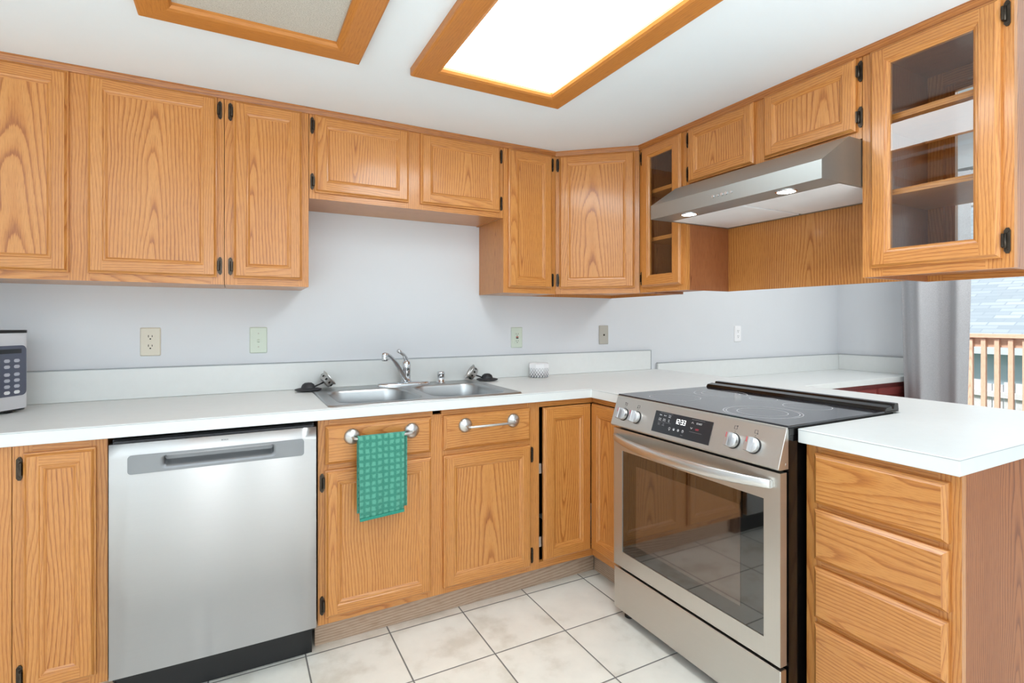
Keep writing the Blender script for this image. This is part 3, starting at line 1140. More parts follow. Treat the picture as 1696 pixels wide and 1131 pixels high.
# handle plate with a scooped pocket
b = MB()
outer = rrect(px0, px1, pz0, pz1, 0.010)
inner = rrect(0.131, 0.467, 0.7650, 0.8075, 0.014)
in2 = rrect(0.141, 0.457, 0.7730, 0.8070, 0.010)
yo = -0.0062
L0 = [(x, -0.001, z) for x, z in outer]
L1 = [(x, yo, z) for x, z in outer]
L2 = [(x, yo, z) for x, z in inner]
L3 = [(x, -0.003, z) for x, z in in2]
L4 = [(x, 0.006, z + 0.004 if z < 0.78 else z) for x, z in in2]
L5 = [(x, 0.027, z + 0.014 if z < 0.78 else z) for x, z in in2]
b.loft([L0, L1], smooth=False)
b.loft([L1, L2], smooth=False)
b.loft([L2, L3, L4, L5], smooth=True, cap1=True)
hp = b.build('pocket_handle', M['pocket'], dw, weld=True)
hp['label'] = 'grey recessed handle plate'
# cut the door skin where the pocket sinks in: the pocket lies inside the door thickness
text_obj('logo', 'BOSCH', 0.0062, M['print_dark'], dw, Matrix.Translation((0.310, -0.0040, 0.838)) @ FRONT)
b = MB()
b.box(0.004, W - 0.004, 0.034, 0.60, 0.11, 0.862)
b.build('tub_housing', M['black'], t)
b = MB()
b.box(0.004, W - 0.004, 0.085, 0.12, 0.0, 0.125)
b.box(0.03, W - 0.03, 0.070, 0.085, 0.012, 0.118)
b.build('toe_panel', M['black'], t)
b = MB()
b.box(0.01, W - 0.01, 0.004, 0.034, 0.8535, 0.860)
b.build('door_gasket', M['rubber'], t)

# ------------------------------------------------------------------ range
RW = 0.762
t = thing('range', 'stainless steel slide-in electric range with black glass cooktop', 'range', (1.40, -0.882, 0), PEN)
b = MB()
b.box(0.003, RW - 0.003, 0.034, 0.60, 0.045, 0.893)
b.build('body', M['blackgloss'], t)
b = MB()       # cooktop slab
b.box(0.002, RW - 0.002, 0.034, 0.60, 0.8935, 0.9175, m=M['blackgloss'])
b.box(-0.001, RW + 0.001, 0.026, 0.54, 0.9180, 0.9245, m=M['cooktop'])
b.box(0.0, RW, 0.540, 0.632, 0.9180, 0.9215, m=M['blackgloss'])
ct = b.build('cooktop', None, t, bevel=0.001)


def ringline(b, cx, cy, r, w=0.0015, z=0.9249, seg=56):
    for i in range(seg):
        a0, a1 = 2 * pi * i / seg, 2 * pi * (i + 1) / seg
        b.face([(cx + (r - w) * cos(a0), cy + (r - w) * sin(a0), z), (cx + (r + w) * cos(a0), cy + (r + w) * sin(a0), z),
                (cx + (r + w) * cos(a1), cy + (r + w) * sin(a1), z), (cx + (r - w) * cos(a1), cy + (r - w) * sin(a1), z)])


for (cx, cy, rs) in ((0.19, 0.155, (0.098,)), (0.575, 0.165, (0.078, 0.112, 0.122)), (0.20, 0.405, (0.075, 0.105)), (0.575, 0.41, (0.078,)), (0.385, 0.43, (0.05,))):
    for r in rs:
        b = MB()
        ringline(b, cx, cy, r)
        b.build('burner_ring', M['burner_line'], ct)
b = MB()       # raised black back rail
b.prism([(0.545, 0.925), (0.552, 0.936), (0.585, 0.941), (0.590, 0.930), (0.60, 0.930), (0.606, 0.946), (0.628, 0.947), (0.632, 0.922), (0.545, 0.922)], 0, 0.0, RW)
b.build('back_rail', M['blackgloss'], t, bevel=0.0015)
b = MB()       # sloping control panel
prof = [(-0.018, 0.803), (0.020, 0.912), (0.021, 0.9195), (0.0265, 0.9195), (0.0295, 0.912), (0.0295, 0.797), (-0.012, 0.797)]
b.prism(prof, 0, 0.0, RW, g=(1, 0, 0), off=(0, 0))
cp = b.build('control_panel', M['steel_h'], t, bevel=0.0012)
tilt = atan2(0.038, 0.109)
slope = sqrt(0.038 ** 2 + 0.109 ** 2)


def panel_mtx(x, s):
    """Frame on the panel face: local -y is outward, z up the slope."""
    return Matrix.Translation((x, -0.018 + s * sin(tilt), 0.803 + s * cos(tilt))) @ Matrix.Rotation(-tilt, 4, 'X')


def panel_child(o, x, s):
    o.matrix_local = panel_mtx(x, s)
    return o


knob_x = (0.066, 0.140, 0.594, 0.668)
for kx in knob_x:
    b = MB()
    R = Matrix.Rotation(pi / 2, 4, 'X')      # lathe axis z -> -y
    b.lathe([(0.0255, 0.0), (0.0255, 0.003)], 28, R, m=M['black'])
    b.lathe([(0.0235, 0.003), (0.0240, 0.016), (0.0225, 0.0185), (0.0, 0.0185)], 28, R, m=M['knob'], cap0=False, cap1=False)
    # grip bar
    prof = [(-0.0085, -0.0225), (0.0085, -0.0225), (0.0085, 0.0225), (-0.0085, 0.0225)]
    L = []
    for y, k in ((-0.017, 1.0), (-0.034, 0.86), (-0.037, 0.72)):
        L.append([(p[0] * k, y, p[1] * (1 - (1 - k) * 0.35)) for p in prof])
    b.loft(L, m=M['knob'], smooth=False, cap1=True)
    kb = b.build('knob', None, cp)
    panel_child(kb, kx, 0.050)
    m = MB()
    m.box(-0.0012, 0.0012, -0.0374, -0.0368, 0.004, 0.020)
    m.build('pointer', M['print_red'], kb)['label'] = 'red pointer mark'
for i, kx in enumerate(knob_x):
    b = MB()
    e = 0.0055
    for (x0, x1, z0, z1) in ((-e, e, -e, -e + 0.0009), (-e, e, e - 0.0009, e), (-e, -e + 0.0009, -e, e), (e - 0.0009, e, -e, e)):
        b.box(x0, x1, -0.0008, 0, z0, z1)
    qx, qz = ((-e, e), (-e, -e), (e, e), (e, -e))[i]
    b.box(qx - 0.0016, qx + 0.0016, -0.001, 0, qz - 0.0016, qz + 0.0016)
    b.box(-0.001, 0.001, -0.0008, 0, -0.0135, -0.0115)
    panel_child(b.build('burner_mark', M['print_dark'], cp), kx, 0.093)
# display
dx0, dx1, ds0, ds1 = 0.238, 0.506, 0.015, 0.094
b = MB()
b.box(dx0, dx1, -0.0022, 0, 0, ds1 - ds0)
dp = b.build('display', M['display'], cp)
panel_child(dp, 0, ds0)
dp['label'] = 'black touch display'
TX_ = lambda x, z: Matrix.Translation((dx0 + x, -0.0025, z)) @ FRONT
# seven-segment style clock


def seg_digits(s):
    segs = {'0': 'abcdef', '1': 'bc', '2': 'abged', '3': 'abgcd', '4': 'fgbc', '5': 'afgcd', '6': 'afgedc', '7': 'abc', '8': 'abcdefg', '9': 'abcdfg'}
    b = MB()
    x = 0.0
    w, h, k = 0.0092, 0.0175, 0.0017
    for c in s:
        if c == ':':
            for z in (0.005, 0.0115):
                b.box(x - 0.0002, x + 0.0016, -0.0004, 0, z, z + 0.0018)
            x += 0.0034
            continue
        bars = {'a': (0, w, h - k, h), 'd': (0, w, 0, k), 'g': (0, w, h / 2 - k / 2, h / 2 + k / 2), 'b': (w - k, w, h / 2, h), 'c': (w - k, w, 0, h / 2), 'f': (0, k, h / 2, h), 'e': (0, k, 0, h / 2)}
        for q in segs[c]:
            a = bars[q]
            b.box(x + a[0], x + a[1], -0.0004, 0, a[2], a[3])
        x += w + 0.0030
    return b


o = seg_digits('12:33').build('clock_digits', M['led_white'], dp)
o.location = (dx0 + 0.104, -0.0022, 0.046)
o['label'] = 'glowing white clock digits reading 12:33'
for (tx, z, s, sz, mk) in ((0.030, 0.066, 'Bake', 0.0062, 'print_white'), (0.052, 0.066, 'Broil', 0.0062, 'print_white'), (0.075, 0.066, 'Conv\nBake', 0.0056, 'print_white'),
                           (0.030, 0.050, 'Conv\nRoast', 0.0056, 'print_white'), (0.052, 0.050, 'Keep\nWarm', 0.0056, 'print_white'), (0.075, 0.050, 'Air\nFry', 0.0056, 'print_white'),
                           (0.030, 0.032, 'Steam\nClean', 0.0050, 'print_grey'), (0.052, 0.032, 'Self\nClean', 0.0050, 'print_grey'),
                           (0.213, 0.062, 'START', 0.0085, 'print_white'), (0.209, 0.041, 'OFF', 0.0085, 'print_red'), (0.147, 0.010, 'Timer', 0.0042, 'print_grey')):
    text_obj('touch_label', s, sz, M[mk], dp, TX_(tx, z), extrude=0.0001)
b = MB()
for (z, s) in ((0.063, 1), (0.042, -1)):
    for sx in (-1, 1):
        p = [(dx0 + 0.184, z + 0.0025 * s), (dx0 + 0.184 + sx * 0.0048, z - 0.0030 * s), (dx0 + 0.184 + sx * 0.0048, z - 0.0046 * s), (dx0 + 0.184, z + 0.0009 * s)]
        if sx * s < 0:
            p = p[::-1]
        b.face([(q[0], -0.0026, q[1]) for q in p[::-1]])
b.build('arrow_key', M['print_white'], dp)
for (x0, x1, z) in ((0.026, 0.088, 0.0745), (0.022, 0.086, 0.0405), (0.178, 0.235, 0.0735), (0.178, 0.232, 0.0300)):
    b = MB()
    b.box(dx0 + x0, dx0 + x1, -0.0026, -0.0022, z, z + 0.0006)
    b.build('divider_line', M['print_grey'], dp)
for k, ix in enumerate((0.086, 0.107, 0.128, 0.149)):
    b = MB()
    c = (dx0 + ix, 0.024 - 0.0 * k)
    n = 14
    for i in range(n):
        a0, a1 = 2 * pi * i / n, 2 * pi * (i + 1) / n
        r0, r1 = 0.0034, 0.0044
        b.face([(c[0] + r0 * cos(a1), -0.0026, c[1] + r0 * sin(a1)), (c[0] + r0 * cos(a0), -0.0026, c[1] + r0 * sin(a0)), (c[0] + r1 * cos(a0), -0.0026, c[1] + r1 * sin(a0)), (c[0] + r1 * cos(a1), -0.0026, c[1] + r1 * sin(a1))])
    if k == 0:
        b.box(c[0] - 0.0012, c[0] + 0.0012, -0.0026, -0.0022, c[1] - 0.0078, c[1] - 0.0044)
    elif k == 1:
        b.box(c[0] - 0.0026, c[0] + 0.0026, -0.0027, -0.0022, c[1] - 0.0040, c[1] + 0.0005)
    elif k == 2:
        b.box(c[0] - 0.0005, c[0] + 0.0005, -0.0026, -0.0022, c[1] - 0.0034, c[1] + 0.0034)
        b.box(c[0] - 0.0034, c[0] + 0.0034, -0.0026, -0.0022, c[1] - 0.0005, c[1] + 0.0005)
    else:
        b.box(c[0] - 0.0004, c[0] + 0.0004, -0.0026, -0.0022, c[1], c[1] + 0.0030)
        b.box(c[0] - 0.0010, c[0] + 0.0010, -0.0026, -0.0022, c[1] + 0.0044, c[1] + 0.0058)
    b.build('touch_symbol', M['print_white'], dp)
# screw on the panel side
b = MB()
b.tube([(RW, 0.018, 0.812), (RW + 0.0012, 0.018, 0.812)], 0.004, 10)
b.build('side_screw', M['nickel'], cp)

# oven door with window and bowed handle
b = MB()
ox0, ox1, oz0, oz1 = 0.004, RW - 0.004, 0.222, 0.787
wx0, wx1, wz0, wz1 = 0.056, 0.704, 0.286, 0.700
yf, yb = -0.003, 0.026
A = [(ox0, oz0), (ox1, oz0), (ox1, oz1), (ox0, oz1)]
Cc = [(wx0, wz0), (wx1, wz0), (wx1, wz1), (wx0, wz1)]
b.face([(ox0, yf, oz0), (ox1, yf, oz0), (ox1, yf, wz0), (ox0, yf, wz0)], (1, 0, 0), (0, 0))
b.face([(ox0, yf, wz1), (ox1, yf, wz1), (ox1, yf, oz1), (ox0, yf, oz1)], (1, 0, 0), (0, 0))
b.face([(ox0, yf, wz0), (wx0, yf, wz0), (wx0, yf, wz1), (ox0, yf, wz1)], (1, 0, 0), (0, 0))
b.face([(wx1, yf, wz0), (ox1, yf, wz0), (ox1, yf, wz1), (wx1, yf, wz1)], (1, 0, 0), (0, 0))
for i in range(4):
    p, q = A[i], A[(i + 1) % 4]
    b.face([(p[0], yb, p[1]), (q[0], yb, q[1]), (q[0], yf, q[1]), (p[0], yf, p[1])], (1, 0, 0), (0, 0))
    p, q = Cc[i], Cc[(i + 1) % 4]
    b.face([(p[0], yf, p[1]), (q[0], yf, q[1]), (q[0], yf + 0.003, q[1]), (p[0], yf + 0.003, p[1])], (1, 0, 0), (0, 0))
b.face([(ox1, yb, oz0), (ox0, yb, oz0), (ox0, yb, oz1), (ox1, yb, oz1)], (1, 0, 0), (0, 0))
od = b.build('oven_door', M['steel_h'], t)
b = MB()
b.box(wx0 - 0.004, wx1 + 0.004, yf + 0.003, yf + 0.008, wz0 - 0.004, wz1 + 0.004)
b.build('oven_window', M['oven_glass'], od)['label'] = 'black glass oven window'
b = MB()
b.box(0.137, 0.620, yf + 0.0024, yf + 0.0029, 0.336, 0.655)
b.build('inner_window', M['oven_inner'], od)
b = MB()
loops = []
n = 28
for i in range(n + 1):
    u = i / n
    x = 0.018 + u * (0.733 - 0.018)
    arch = 1 - abs(2 * u - 1) ** 2.4
    y = yf - 0.006 - 0.060 * arch
    hgt = 0.0135 + 0.0050 * arch
    zc = 0.752 - 0.004 * arch
    T = 0.009
    sec = [(-T, -hgt * 0.8), (-T * 0.4, -hgt), (T * 0.7, -hgt * 0.9), (T, -hgt * 0.5), (T, hgt * 0.5), (T * 0.7, hgt * 0.9), (-T * 0.4, hgt), (-T, hgt * 0.8)]
    loops.append([(x, y + a, zc + c) for a, c in sec])
b.loft(loops, smooth=True, cap0=True, cap1=True)
for x in (0.022, 0.729):
    b.box(x - 0.008, x + 0.008, yf - 0.006, yf, 0.743, 0.761)
b.build('handle', M['handle_steel'], od, fix=True)
b = MB()
b.box(0.004, RW - 0.004, -0.002, 0.026, 0.042, 0.210)
b.build('storage_drawer', M['steel_h'], t, bevel=0.002)
for x in (0.04, RW - 0.04):
    for y in (0.05, 0.56):
        b = MB()
        b.lathe([(0.020, 0.0), (0.020, 0.010), (0.009, 0.014), (0.009, 0.046)], 14, Matrix.Translation((x, y, 0)))
        b.build('foot', M['black'], t)

# ------------------------------------------------------------------ range hood
HW = 0.749
t = thing('range_hood', 'stainless steel under-cabinet range hood with two lit lamps above the range', 'range hood', (1.595, -0.8915, 1.672), PEN)
b = MB()
P2 = [(0.0, 0.0), (0.0, 0.059), (0.146, 0.153), (0.489, 0.153), (0.489, 0.0)]
n = len(P2)
for x, rev in ((0.0, False), (HW, True)):
    pts = [(x, p[0], p[1]) for p in P2]
    b.face(pts[::-1] if rev is False and False else (pts if rev is False else pts[::-1]), (0, 1, 0), (0, 0))
for i in range(4):
    p, q = P2[i], P2[i + 1]
    b.face([(0, p[0], p[1]), (HW, p[0], p[1]), (HW, q[0], q[1]), (0, q[0], q[1])], (1, 0, 0), (0, 0))
# underside: front strip, rim and a shallow recess for the filters
fx0, fx1, fy0, fy1 = 0.012, HW - 0.012, 0.112, 0.474
b.face([(0, fy0, 0), (HW, fy0, 0), (HW, 0, 0), (0, 0, 0)], (1, 0, 0), (0, 0))
b.face([(0, 0.489, 0), (HW, 0.489, 0), (HW, fy1, 0), (0, fy1, 0)], (1, 0, 0), (0, 0))
b.face([(0, fy1, 0), (fx0, fy1, 0), (fx0, fy0, 0), (0, fy0, 0)], (1, 0, 0), (0, 0))
b.face([(fx1, fy1, 0), (HW, fy1, 0), (HW, fy0, 0), (fx1, fy0, 0)], (1, 0, 0), (0, 0))
b.face([(fx0, fy1, 0.012), (fx1, fy1, 0.012), (fx1, fy0, 0.012), (fx0, fy0, 0.012)], (1, 0, 0), (0, 0))
R4 = [(fx0, fy0), (fx1, fy0), (fx1, fy1), (fx0, fy1)]
for i in range(4):
    p, q = R4[i], R4[(i + 1) % 4]
    b.face([(p[0], p[1], 0), (q[0], q[1], 0), (q[0], q[1], 0.012), (p[0], p[1], 0.012)], (1, 0, 0), (0, 0))
hd = b.build('hood_shell', M['hoodsteel'], t, fix=True, weld=True)
for x0, x1 in ((fx0 + 0.003, HW / 2 - 0.006), (HW / 2 + 0.006, fx1 - 0.003)):
    b = MB()
    b.box(x0, x1, fy0 + 0.004, fy1 - 0.004, 0.0005, 0.009)
    b.build('filter', M['filter'], t, bevel=0.001)
for x in (0.165, 0.594):
    b = MB()
    b.lathe([(0.034, 0.0), (0.034, -0.003), (0.029, -0.004), (0.029, -0.0025)], 24, Matrix.Translation((x, 0.055, 0)), cap0=False, cap1=False)
    lp = b.build('lamp_ring', M['chrome'], t, fix=True)
    b = MB()
    b.lathe([(0.0292, -0.0022), (0.0292, -0.003), (0.0, -0.0034)], 24, Matrix.Translation((x, 0.055, 0)), cap1=False)
    b.build('lamp_lens', M['hood_led'], lp, fix=True)['label'] = 'lit round lamp'
for i, x in enumerate((0.336, 0.358, 0.377, 0.396, 0.418)):
    b = MB()
    r = 0.0055 if i in (0, 2, 3) else 0.0038
    b.tube([(x, 0, 0.030), (x, -0.005, 0.030)], r, 12)
    b.build('button', M['knob'], t)

# ------------------------------------------------------------------ sink
t = thing('sink', 'double bowl stainless steel drop-in sink in the white worktop', 'sink', (0.708, -0.332, WT))


def rr3(x0, x1, y0, y1, r, z, n=6):
    return [(x, y, z) for x, y in rrect(x0, x1, y0, y1, r, n)]


hx, hy = 0.410, 0.285
b = MB()
out0 = rr3(-hx, hx, -hy, hy, 0.030, 0.0006)
out1 = rr3(-hx + 0.003, hx - 0.003, -hy + 0.003, hy - 0.003, 0.028, 0.0045)
out2 = rr3(-hx + 0.010, hx - 0.010, -hy + 0.010, hy - 0.010, 0.024, 0.0052)
out3 = rr3(-hx + 0.018, hx - 0.018, -hy + 0.018, hy - 0.018, 0.020, 0.0034)
b.loft([out0, out1, out2, out3], smooth=True)
bowls = ((-0.362, -0.020), (0.020, 0.362))
by0, by1 = -0.243, 0.160
# flat deck pieces round the bowls, by filling between loops
edges = []


def add_loop(pts):
    vs = [b.bm.verts.new(p) for p in pts]
    return [b.bm.edges.new((vs[i], vs[(i + 1) % len(vs)])) for i in range(len(vs))]


edges += add_loop(out3)
for (bx0, bx1) in bowls:
    edges += add_loop(rr3(bx0, bx1, by0, by1, 0.075, 0.0034))
r_ = bmesh.ops.triangle_fill(b.bm, use_beauty=True, use_dissolve=False, edges=edges, normal=(0, 0, 1))
for (bx0, bx1) in bowls:
    L = [rr3(bx0, bx1, by0, by1, 0.075, 0.0034)]
    for ins, z in ((0.003, -0.001), (0.006, -0.008), (0.010, -0.06), (0.014, -0.135), (0.024, -0.158), (0.050, -0.168)):
        L.append(rr3(bx0 + ins, bx1 - ins, by0 + ins, by1 - ins, max(0.03, 0.075 - ins * 0.4), z))
    L = [q for q in L]
    b.loft([q[::-1] for q in L], smooth=True, cap1=True)
o = b.build('basin', M['sink'], t, weld=True, fix=True)
for (bx0, bx1) in bowls:
    b = MB()
    b.lathe([(0.045, -0.1675), (0.042, -0.1660), (0.034, -0.1665), (0.030, -0.176), (0.0, -0.176)], 24, Matrix.Translation(((bx0 + bx1) / 2, -0.04, 0)), cap1=False)
    b.build('drain', M['chrome'], t)

# faucet
fz = WT + 0.0036
t = thing('faucet', 'chrome single-lever kitchen faucet on the sink rim with swung-out spout', 'faucet', (0.727, -0.106, fz))
b = MB()
pl = []
for i in range(40):
    a = 2 * pi * i / 40
    pl.append((0.131 * (abs(cos(a)) ** 0.7) * (1 if cos(a) >= 0 else -1), 0.030 * (abs(sin(a)) ** 0.8) * (1 if sin(a) >= 0 else -1)))
b.loft([[(x, y, 0.0) for x, y in pl], [(x, y, 0.006) for x, y in pl], [(x * 0.95, y * 0.8, 0.013) for x, y in pl], [(x * 0.55, y * 0.45, 0.016) for x, y in pl]], smooth=True, cap1=True)
b.build('deck_plate', M['chrome'], t, fix=True)
b = MB()
b.lathe([(0.026, 0.010), (0.024, 0.022), (0.0205, 0.028), (0.0205, 0.066), (0.0215, 0.067), (0.0215, 0.086), (0.022, 0.096), (0.019, 0.112), (0.010, 0.122), (0.0, 0.124)], 24, Matrix.Translation((0.012, 0, 0)), cap1=False)
b.build('valve_body', M['chrome'], t)
# spout swings over the left bowl
b = MB()
sp = []
for i in range(15):
    u = i / 14
    sp.append((0.006 - 0.134 * u, -0.014 - 0.136 * u, 0.020 + 0.146 * sin(u * pi / 2 * 0.86) ** 0.95))
rad = [0.0135 - 0.003 * (i / 14) for i in range(15)]
b.tube(sp, rad, 12, flat=0.8)
e = sp[-1]
b.lathe([(0.0125, -0.030), (0.0135, -0.028), (0.0135, -0.004), (0.0115, 0.006), (0.0, 0.009)], 20, Matrix.Translation((e[0] - 0.006, e[1] - 0.008, e[2])), cap1=False)
b.build('spout', M['chrome'], t)
b = MB()
lv = [(0.014, 0.0, 0.108), (0.008, -0.004, 0.130), (-0.004, -0.012, 0.148), (-0.022, -0.024, 0.160), (-0.040, -0.036, 0.172)]
b.tube(lv, [0.014, 0.011, 0.0085, 0.008, 0.0095], 12, flat=0.7)
b.build('lever', M['chrome'], t)

b = MB()
b.lathe([(0.024, 0.0), (0.024, 0.004), (0.0185, 0.006), (0.0185, 0.040), (0.0195, 0.041), (0.0195, 0.052), (0.016, 0.057), (0.0, 0.058)], 24, cap1=False)
o = tag(b.build('air_gap_cap', M['chrome']), 'small chrome air gap cap standing on the sink rim right of the faucet', 'sink fitting')
o.location = (0.921, -0.098, fz)


def strainer(label, loc, rotz, tilt_a, bdir):
    t = thing('sink_strainer', label, 'sink strainer', loc, rotz, None)
    b = MB()
    b.lathe([(0.0, 0.0), (0.056, 0.001), (0.058, 0.004), (0.050, 0.0065), (0.031, 0.007), (0.030, 0.014), (0.025, 0.025), (0.015, 0.032), (0.0, 0.034)], 28, cap0=False, cap1=False)
    b.build('stopper', M['rubber'], t, fix=True)['label'] = 'black rubber stopper dome and flange'
    c = Vector((0.083, 0.018, 0.039))
    R = Matrix.Translation(c) @ Matrix.Rotation(tilt_a, 4, 'Y')
    b = MB()
    prof = [(0.0, -0.018), (0.028, -0.018), (0.033, -0.014), (0.036, 0.011), (0.040, 0.013), (0.042, 0.018), (0.039, 0.019), (0.034, 0.011), (0.031, -0.013), (0.0, -0.0165)]
    b.lathe(prof, 28, R, cap0=False, cap1=False)
    bk = b.build('basket', M['nickel'], t, fix=True)
    bk['label'] = 'steel strainer basket tipped on its side'
    b = MB()
    for i in range(10):
        a = 2 * pi * i / 10
        MM = R @ Matrix.Rotation(a, 4, 'Z') @ Matrix.Translation((0.0346, 0, -0.001))
        pts = [(0.0005, -0.0045, -0.005), (0.0005, 0.0045, -0.005), (0.0008, 0.0045, 0.005), (0.0008, -0.0045, 0.005)]
        b.face([tuple(MM @ Vector(p)) for p in pts])
    for i in range(8):
        a = 2 * pi * i / 8
        MM = R @ Matrix.Rotation(a, 4, 'Z') @ Matrix.Translation((0.018, 0, -0.0186))
        b.lathe([(0.0045, 0.0), (0.0, -0.0002)], 8, MM, cap1=False)
        MM = R @ Matrix.Rotation(a, 4, 'Z') @ Matrix.Translation((0.018, 0, -0.0162))
        b.lathe([(0.0045, 0.0), (0.0, 0.0002)], 8, MM, cap1=False)
    b.build('drain_hole', M['dark'], bk)
    b = MB()
    b.tube([(0.024, 0.004, 0.012), tuple(c + (R.to_3x3() @ Vector((0, 0, -0.016))))], 0.0034, 8)
    b.build('stem', M['black'], t)
    return t


strainer('black and steel sink strainer lying at the left rear corner of the sink', (0.288, -0.098, WT + 0.0052), 0.0, radians(52), 1)
strainer('black and steel sink strainer lying at the right rear corner of the sink', (1.178, -0.105, WT + 0.0052), radians(166), radians(56), 1)

# ------------------------------------------------------------------ trinket box
t = thing('trinket_box', 'small white lidded box with grey diamond pattern on the worktop right of the sink', 'box', (1.506, -0.092, WT + 0.0005), radians(-22.5))


def octo(r, k, z):
    return [(r * cos(radians(22.5 + 45 * i)), k * r * sin(radians(22.5 + 45 * i)), z) for i in range(8)]


b = MB()
b.loft([octo(0.050, 0.72, 0.0), octo(0.056, 0.72, 0.005), octo(0.056, 0.72, 0.054)], smooth=False, cap0=True, cap1=True)
b.build('box_body', M['diamond'], t)
b = MB()
b.loft([octo(0.059, 0.74, 0.0545), octo(0.059, 0.74, 0.075), octo(0.054, 0.70, 0.081)], smooth=False, cap0=True, cap1=True)
b.build('lid', M['white_plastic'], t)['label'] = 'plain white lid'

# ------------------------------------------------------------------ wall plates


def plate(name, label, cat, x, z, mat, kind, y=0.0):
    t = thing(name, label, cat, (x, y - 0.0003, z))
    w, h = 0.0355, 0.0585
    b = MB()
    L = [[(px, 0.0, pz) for px, pz in rrect(-w, w, -h, h, 0.004, 3)], [(px, -0.003, pz) for px, pz in rrect(-w, w, -h, h, 0.004, 3)],
         [(px, -0.0062, pz) for px, pz in rrect(-w + 0.0035, w - 0.0035, -h + 0.0035, h - 0.0035, 0.003, 3)]]
    b.loft(L, smooth=False, cap1=True)
    b.build('cover_plate', mat, t, fix=True)
    if kind == 'duplex':
        for dz in (0.0195, -0.0195):
            b = MB()
            pts = [(px, pz + dz) for px, pz in rrect(-0.0172, 0.0172, -0.0145, 0.0145, 0.0125, 5)]
            b.loft([[(p, -0.006, q) for p, q in pts], [(p, -0.0078, q) for p, q in pts]], smooth=False, cap1=True, m=mat)
            r = b.build('receptacle', None, t, fix=True)
            b = MB()
            b.box(-0.0076, -0.0052, -0.0082, -0.0077, dz - 0.001, dz + 0.0085)
            b.box(0.0052, 0.0076, -0.0082, -0.0077, dz - 0.000, dz + 0.0075)
            b.tube([(0, -0.0077, dz - 0.0075), (0, -0.0082, dz - 0.0075)], 0.0030, 8)
            b.build('slot', M['dark'], r)
        b = MB()
        b.tube([(0, -0.006, 0), (0, -0.0075, 0)], 0.0032, 10)
        b.build('screw', mat, t)
    elif kind == 'switch':
        b = MB()
        b.box(-0.0052, 0.0052, -0.0072, -0.006, -0.012, 0.012)
        b.build('switch_bezel', mat, t)
        b = MB()
        b.prism([(-0.006, -0.010), (-0.0165, -0.006), (-0.0155, 0.000), (-0.006, 0.006)], 0, -0.0042, 0.0042)
        b.build('toggle', mat, t)
        for dz in (0.030, -0.030):
            b = MB()
            b.tube([(0, -0.006, dz), (0, -0.0074, dz)], 0.0030, 10)
            b.build('screw', M['grey_plate'], t)
    elif kind == 'gfci':
        b = MB()
        b.box(-0.0165, 0.0165, -0.0078, -0.006, -0.0335, 0.0335)
        r = b.build('receptacle', mat, t)
        b = MB()
        b.box(-0.007, 0.007, -0.0098, -0.0078, 0.0006, 0.0062)
        b.build('reset_button', M['red'], r)
        b = MB()
        b.box(-0.007, 0.007, -0.0098, -0.0078, -0.0064, -0.0008)
        b.build('test_button', M['black'], r)
        b = MB()
        for dz in (0.021, -0.019):
            b.box(-0.0072, -0.0052, -0.0081, -0.0077, dz - 0.003, dz + 0.004)
            b.box(0.0052, 0.0072, -0.0081, -0.0077, dz - 0.003, dz + 0.004)
            b.tube([(0, -0.0077, dz - 0.009 if dz < 0 else dz - 0.0095), (0, -0.0081, dz - 0.009 if dz < 0 else dz - 0.0095)], 0.0025, 8)
        b.build('slot', M['dark'], r)
    elif kind == 'phone':
        b = MB()
        b.box(-0.0055, 0.0055, -0.0068, -0.006, -0.0055, 0.0055)
        b.build('jack', M['dark'], t)
    return t


plate('wall_outlet', 'almond double outlet on the wall above the dishwasher, leftmost of the plates', 'outlet', -0.314, 1.145, M['almond'], 'duplex')
plate('light_switch', 'pale almond toggle switch plate on the wall left of the faucet', 'switch', 0.0885, 1.145, M['green_plate'], 'switch')
plate('wall_outlet', 'pale green outlet with red and black buttons on the wall right of the sink', 'outlet', 1.413, 1.137, M['green_plate'], 'gfci')
plate('phone_jack', 'grey-beige wall plate with one dark jack hole right of the patterned box', 'wall plate', 2.031, 1.144, M['grey_plate'], 'phone')
plate('wall_outlet', 'small far white outlet on the dining wall above the low counter', 'outlet', 3.262, 1.137, M['white_plastic'], 'duplex')

# ------------------------------------------------------------------ microwave
phi = radians(58)
t = thing('microwave', 'silver microwave with dark keypad cut off by the left edge on the worktop', 'microwave', (-0.648, -0.172, WT + 0.0005), phi)
# local: front faces -y; front right corner at the origin; body runs to -x and +y
MW, MH, MD = 0.47, 0.285, 0.29
b = MB()
prof = []
cr = 0.022
for i in range(6):
    a = radians(-90 + 90 * i / 5)
    prof.append((-cr + cr * cos(a), cr + cr * sin(a)))
prof += [(0, MD - 0.03), (-0.03, MD), (-MW + 0.03, MD), (-MW, MD - 0.03), (-MW, 0)]
b.prism(prof, 2, 0.012, MH - 0.010, g=(0, 0, 1), off=(0, 0))
b.build('housing', M['silver'], t)
b = MB()
b.prism([(p[0] * 1.004, p[1] - 0.002 if p[1] < 0.01 else p[1]) for p in prof], 2, MH - 0.010, MH)
b.build('top_cover', M['black'], t)
b = MB()
b.prism([(p[0] - 0.004 if p[0] > -0.1 else p[0], p[1] + 0.004 if p[1] < 0.01 else p[1]) for p in prof], 2, 0.006, 0.012)
b.build('base_trim', M['black'], t)
for (x, y) in ((-0.05, 0.03), (-MW + 0.05, 0.03), (-0.05, MD - 0.05), (-MW + 0.05, MD - 0.05)):
    b = MB()
    b.lathe([(0.012, 0.0), (0.012, 0.006)], 10, Matrix.Translation((x, y, 0)))
    b.build('foot', M['black'], t)
b = MB()
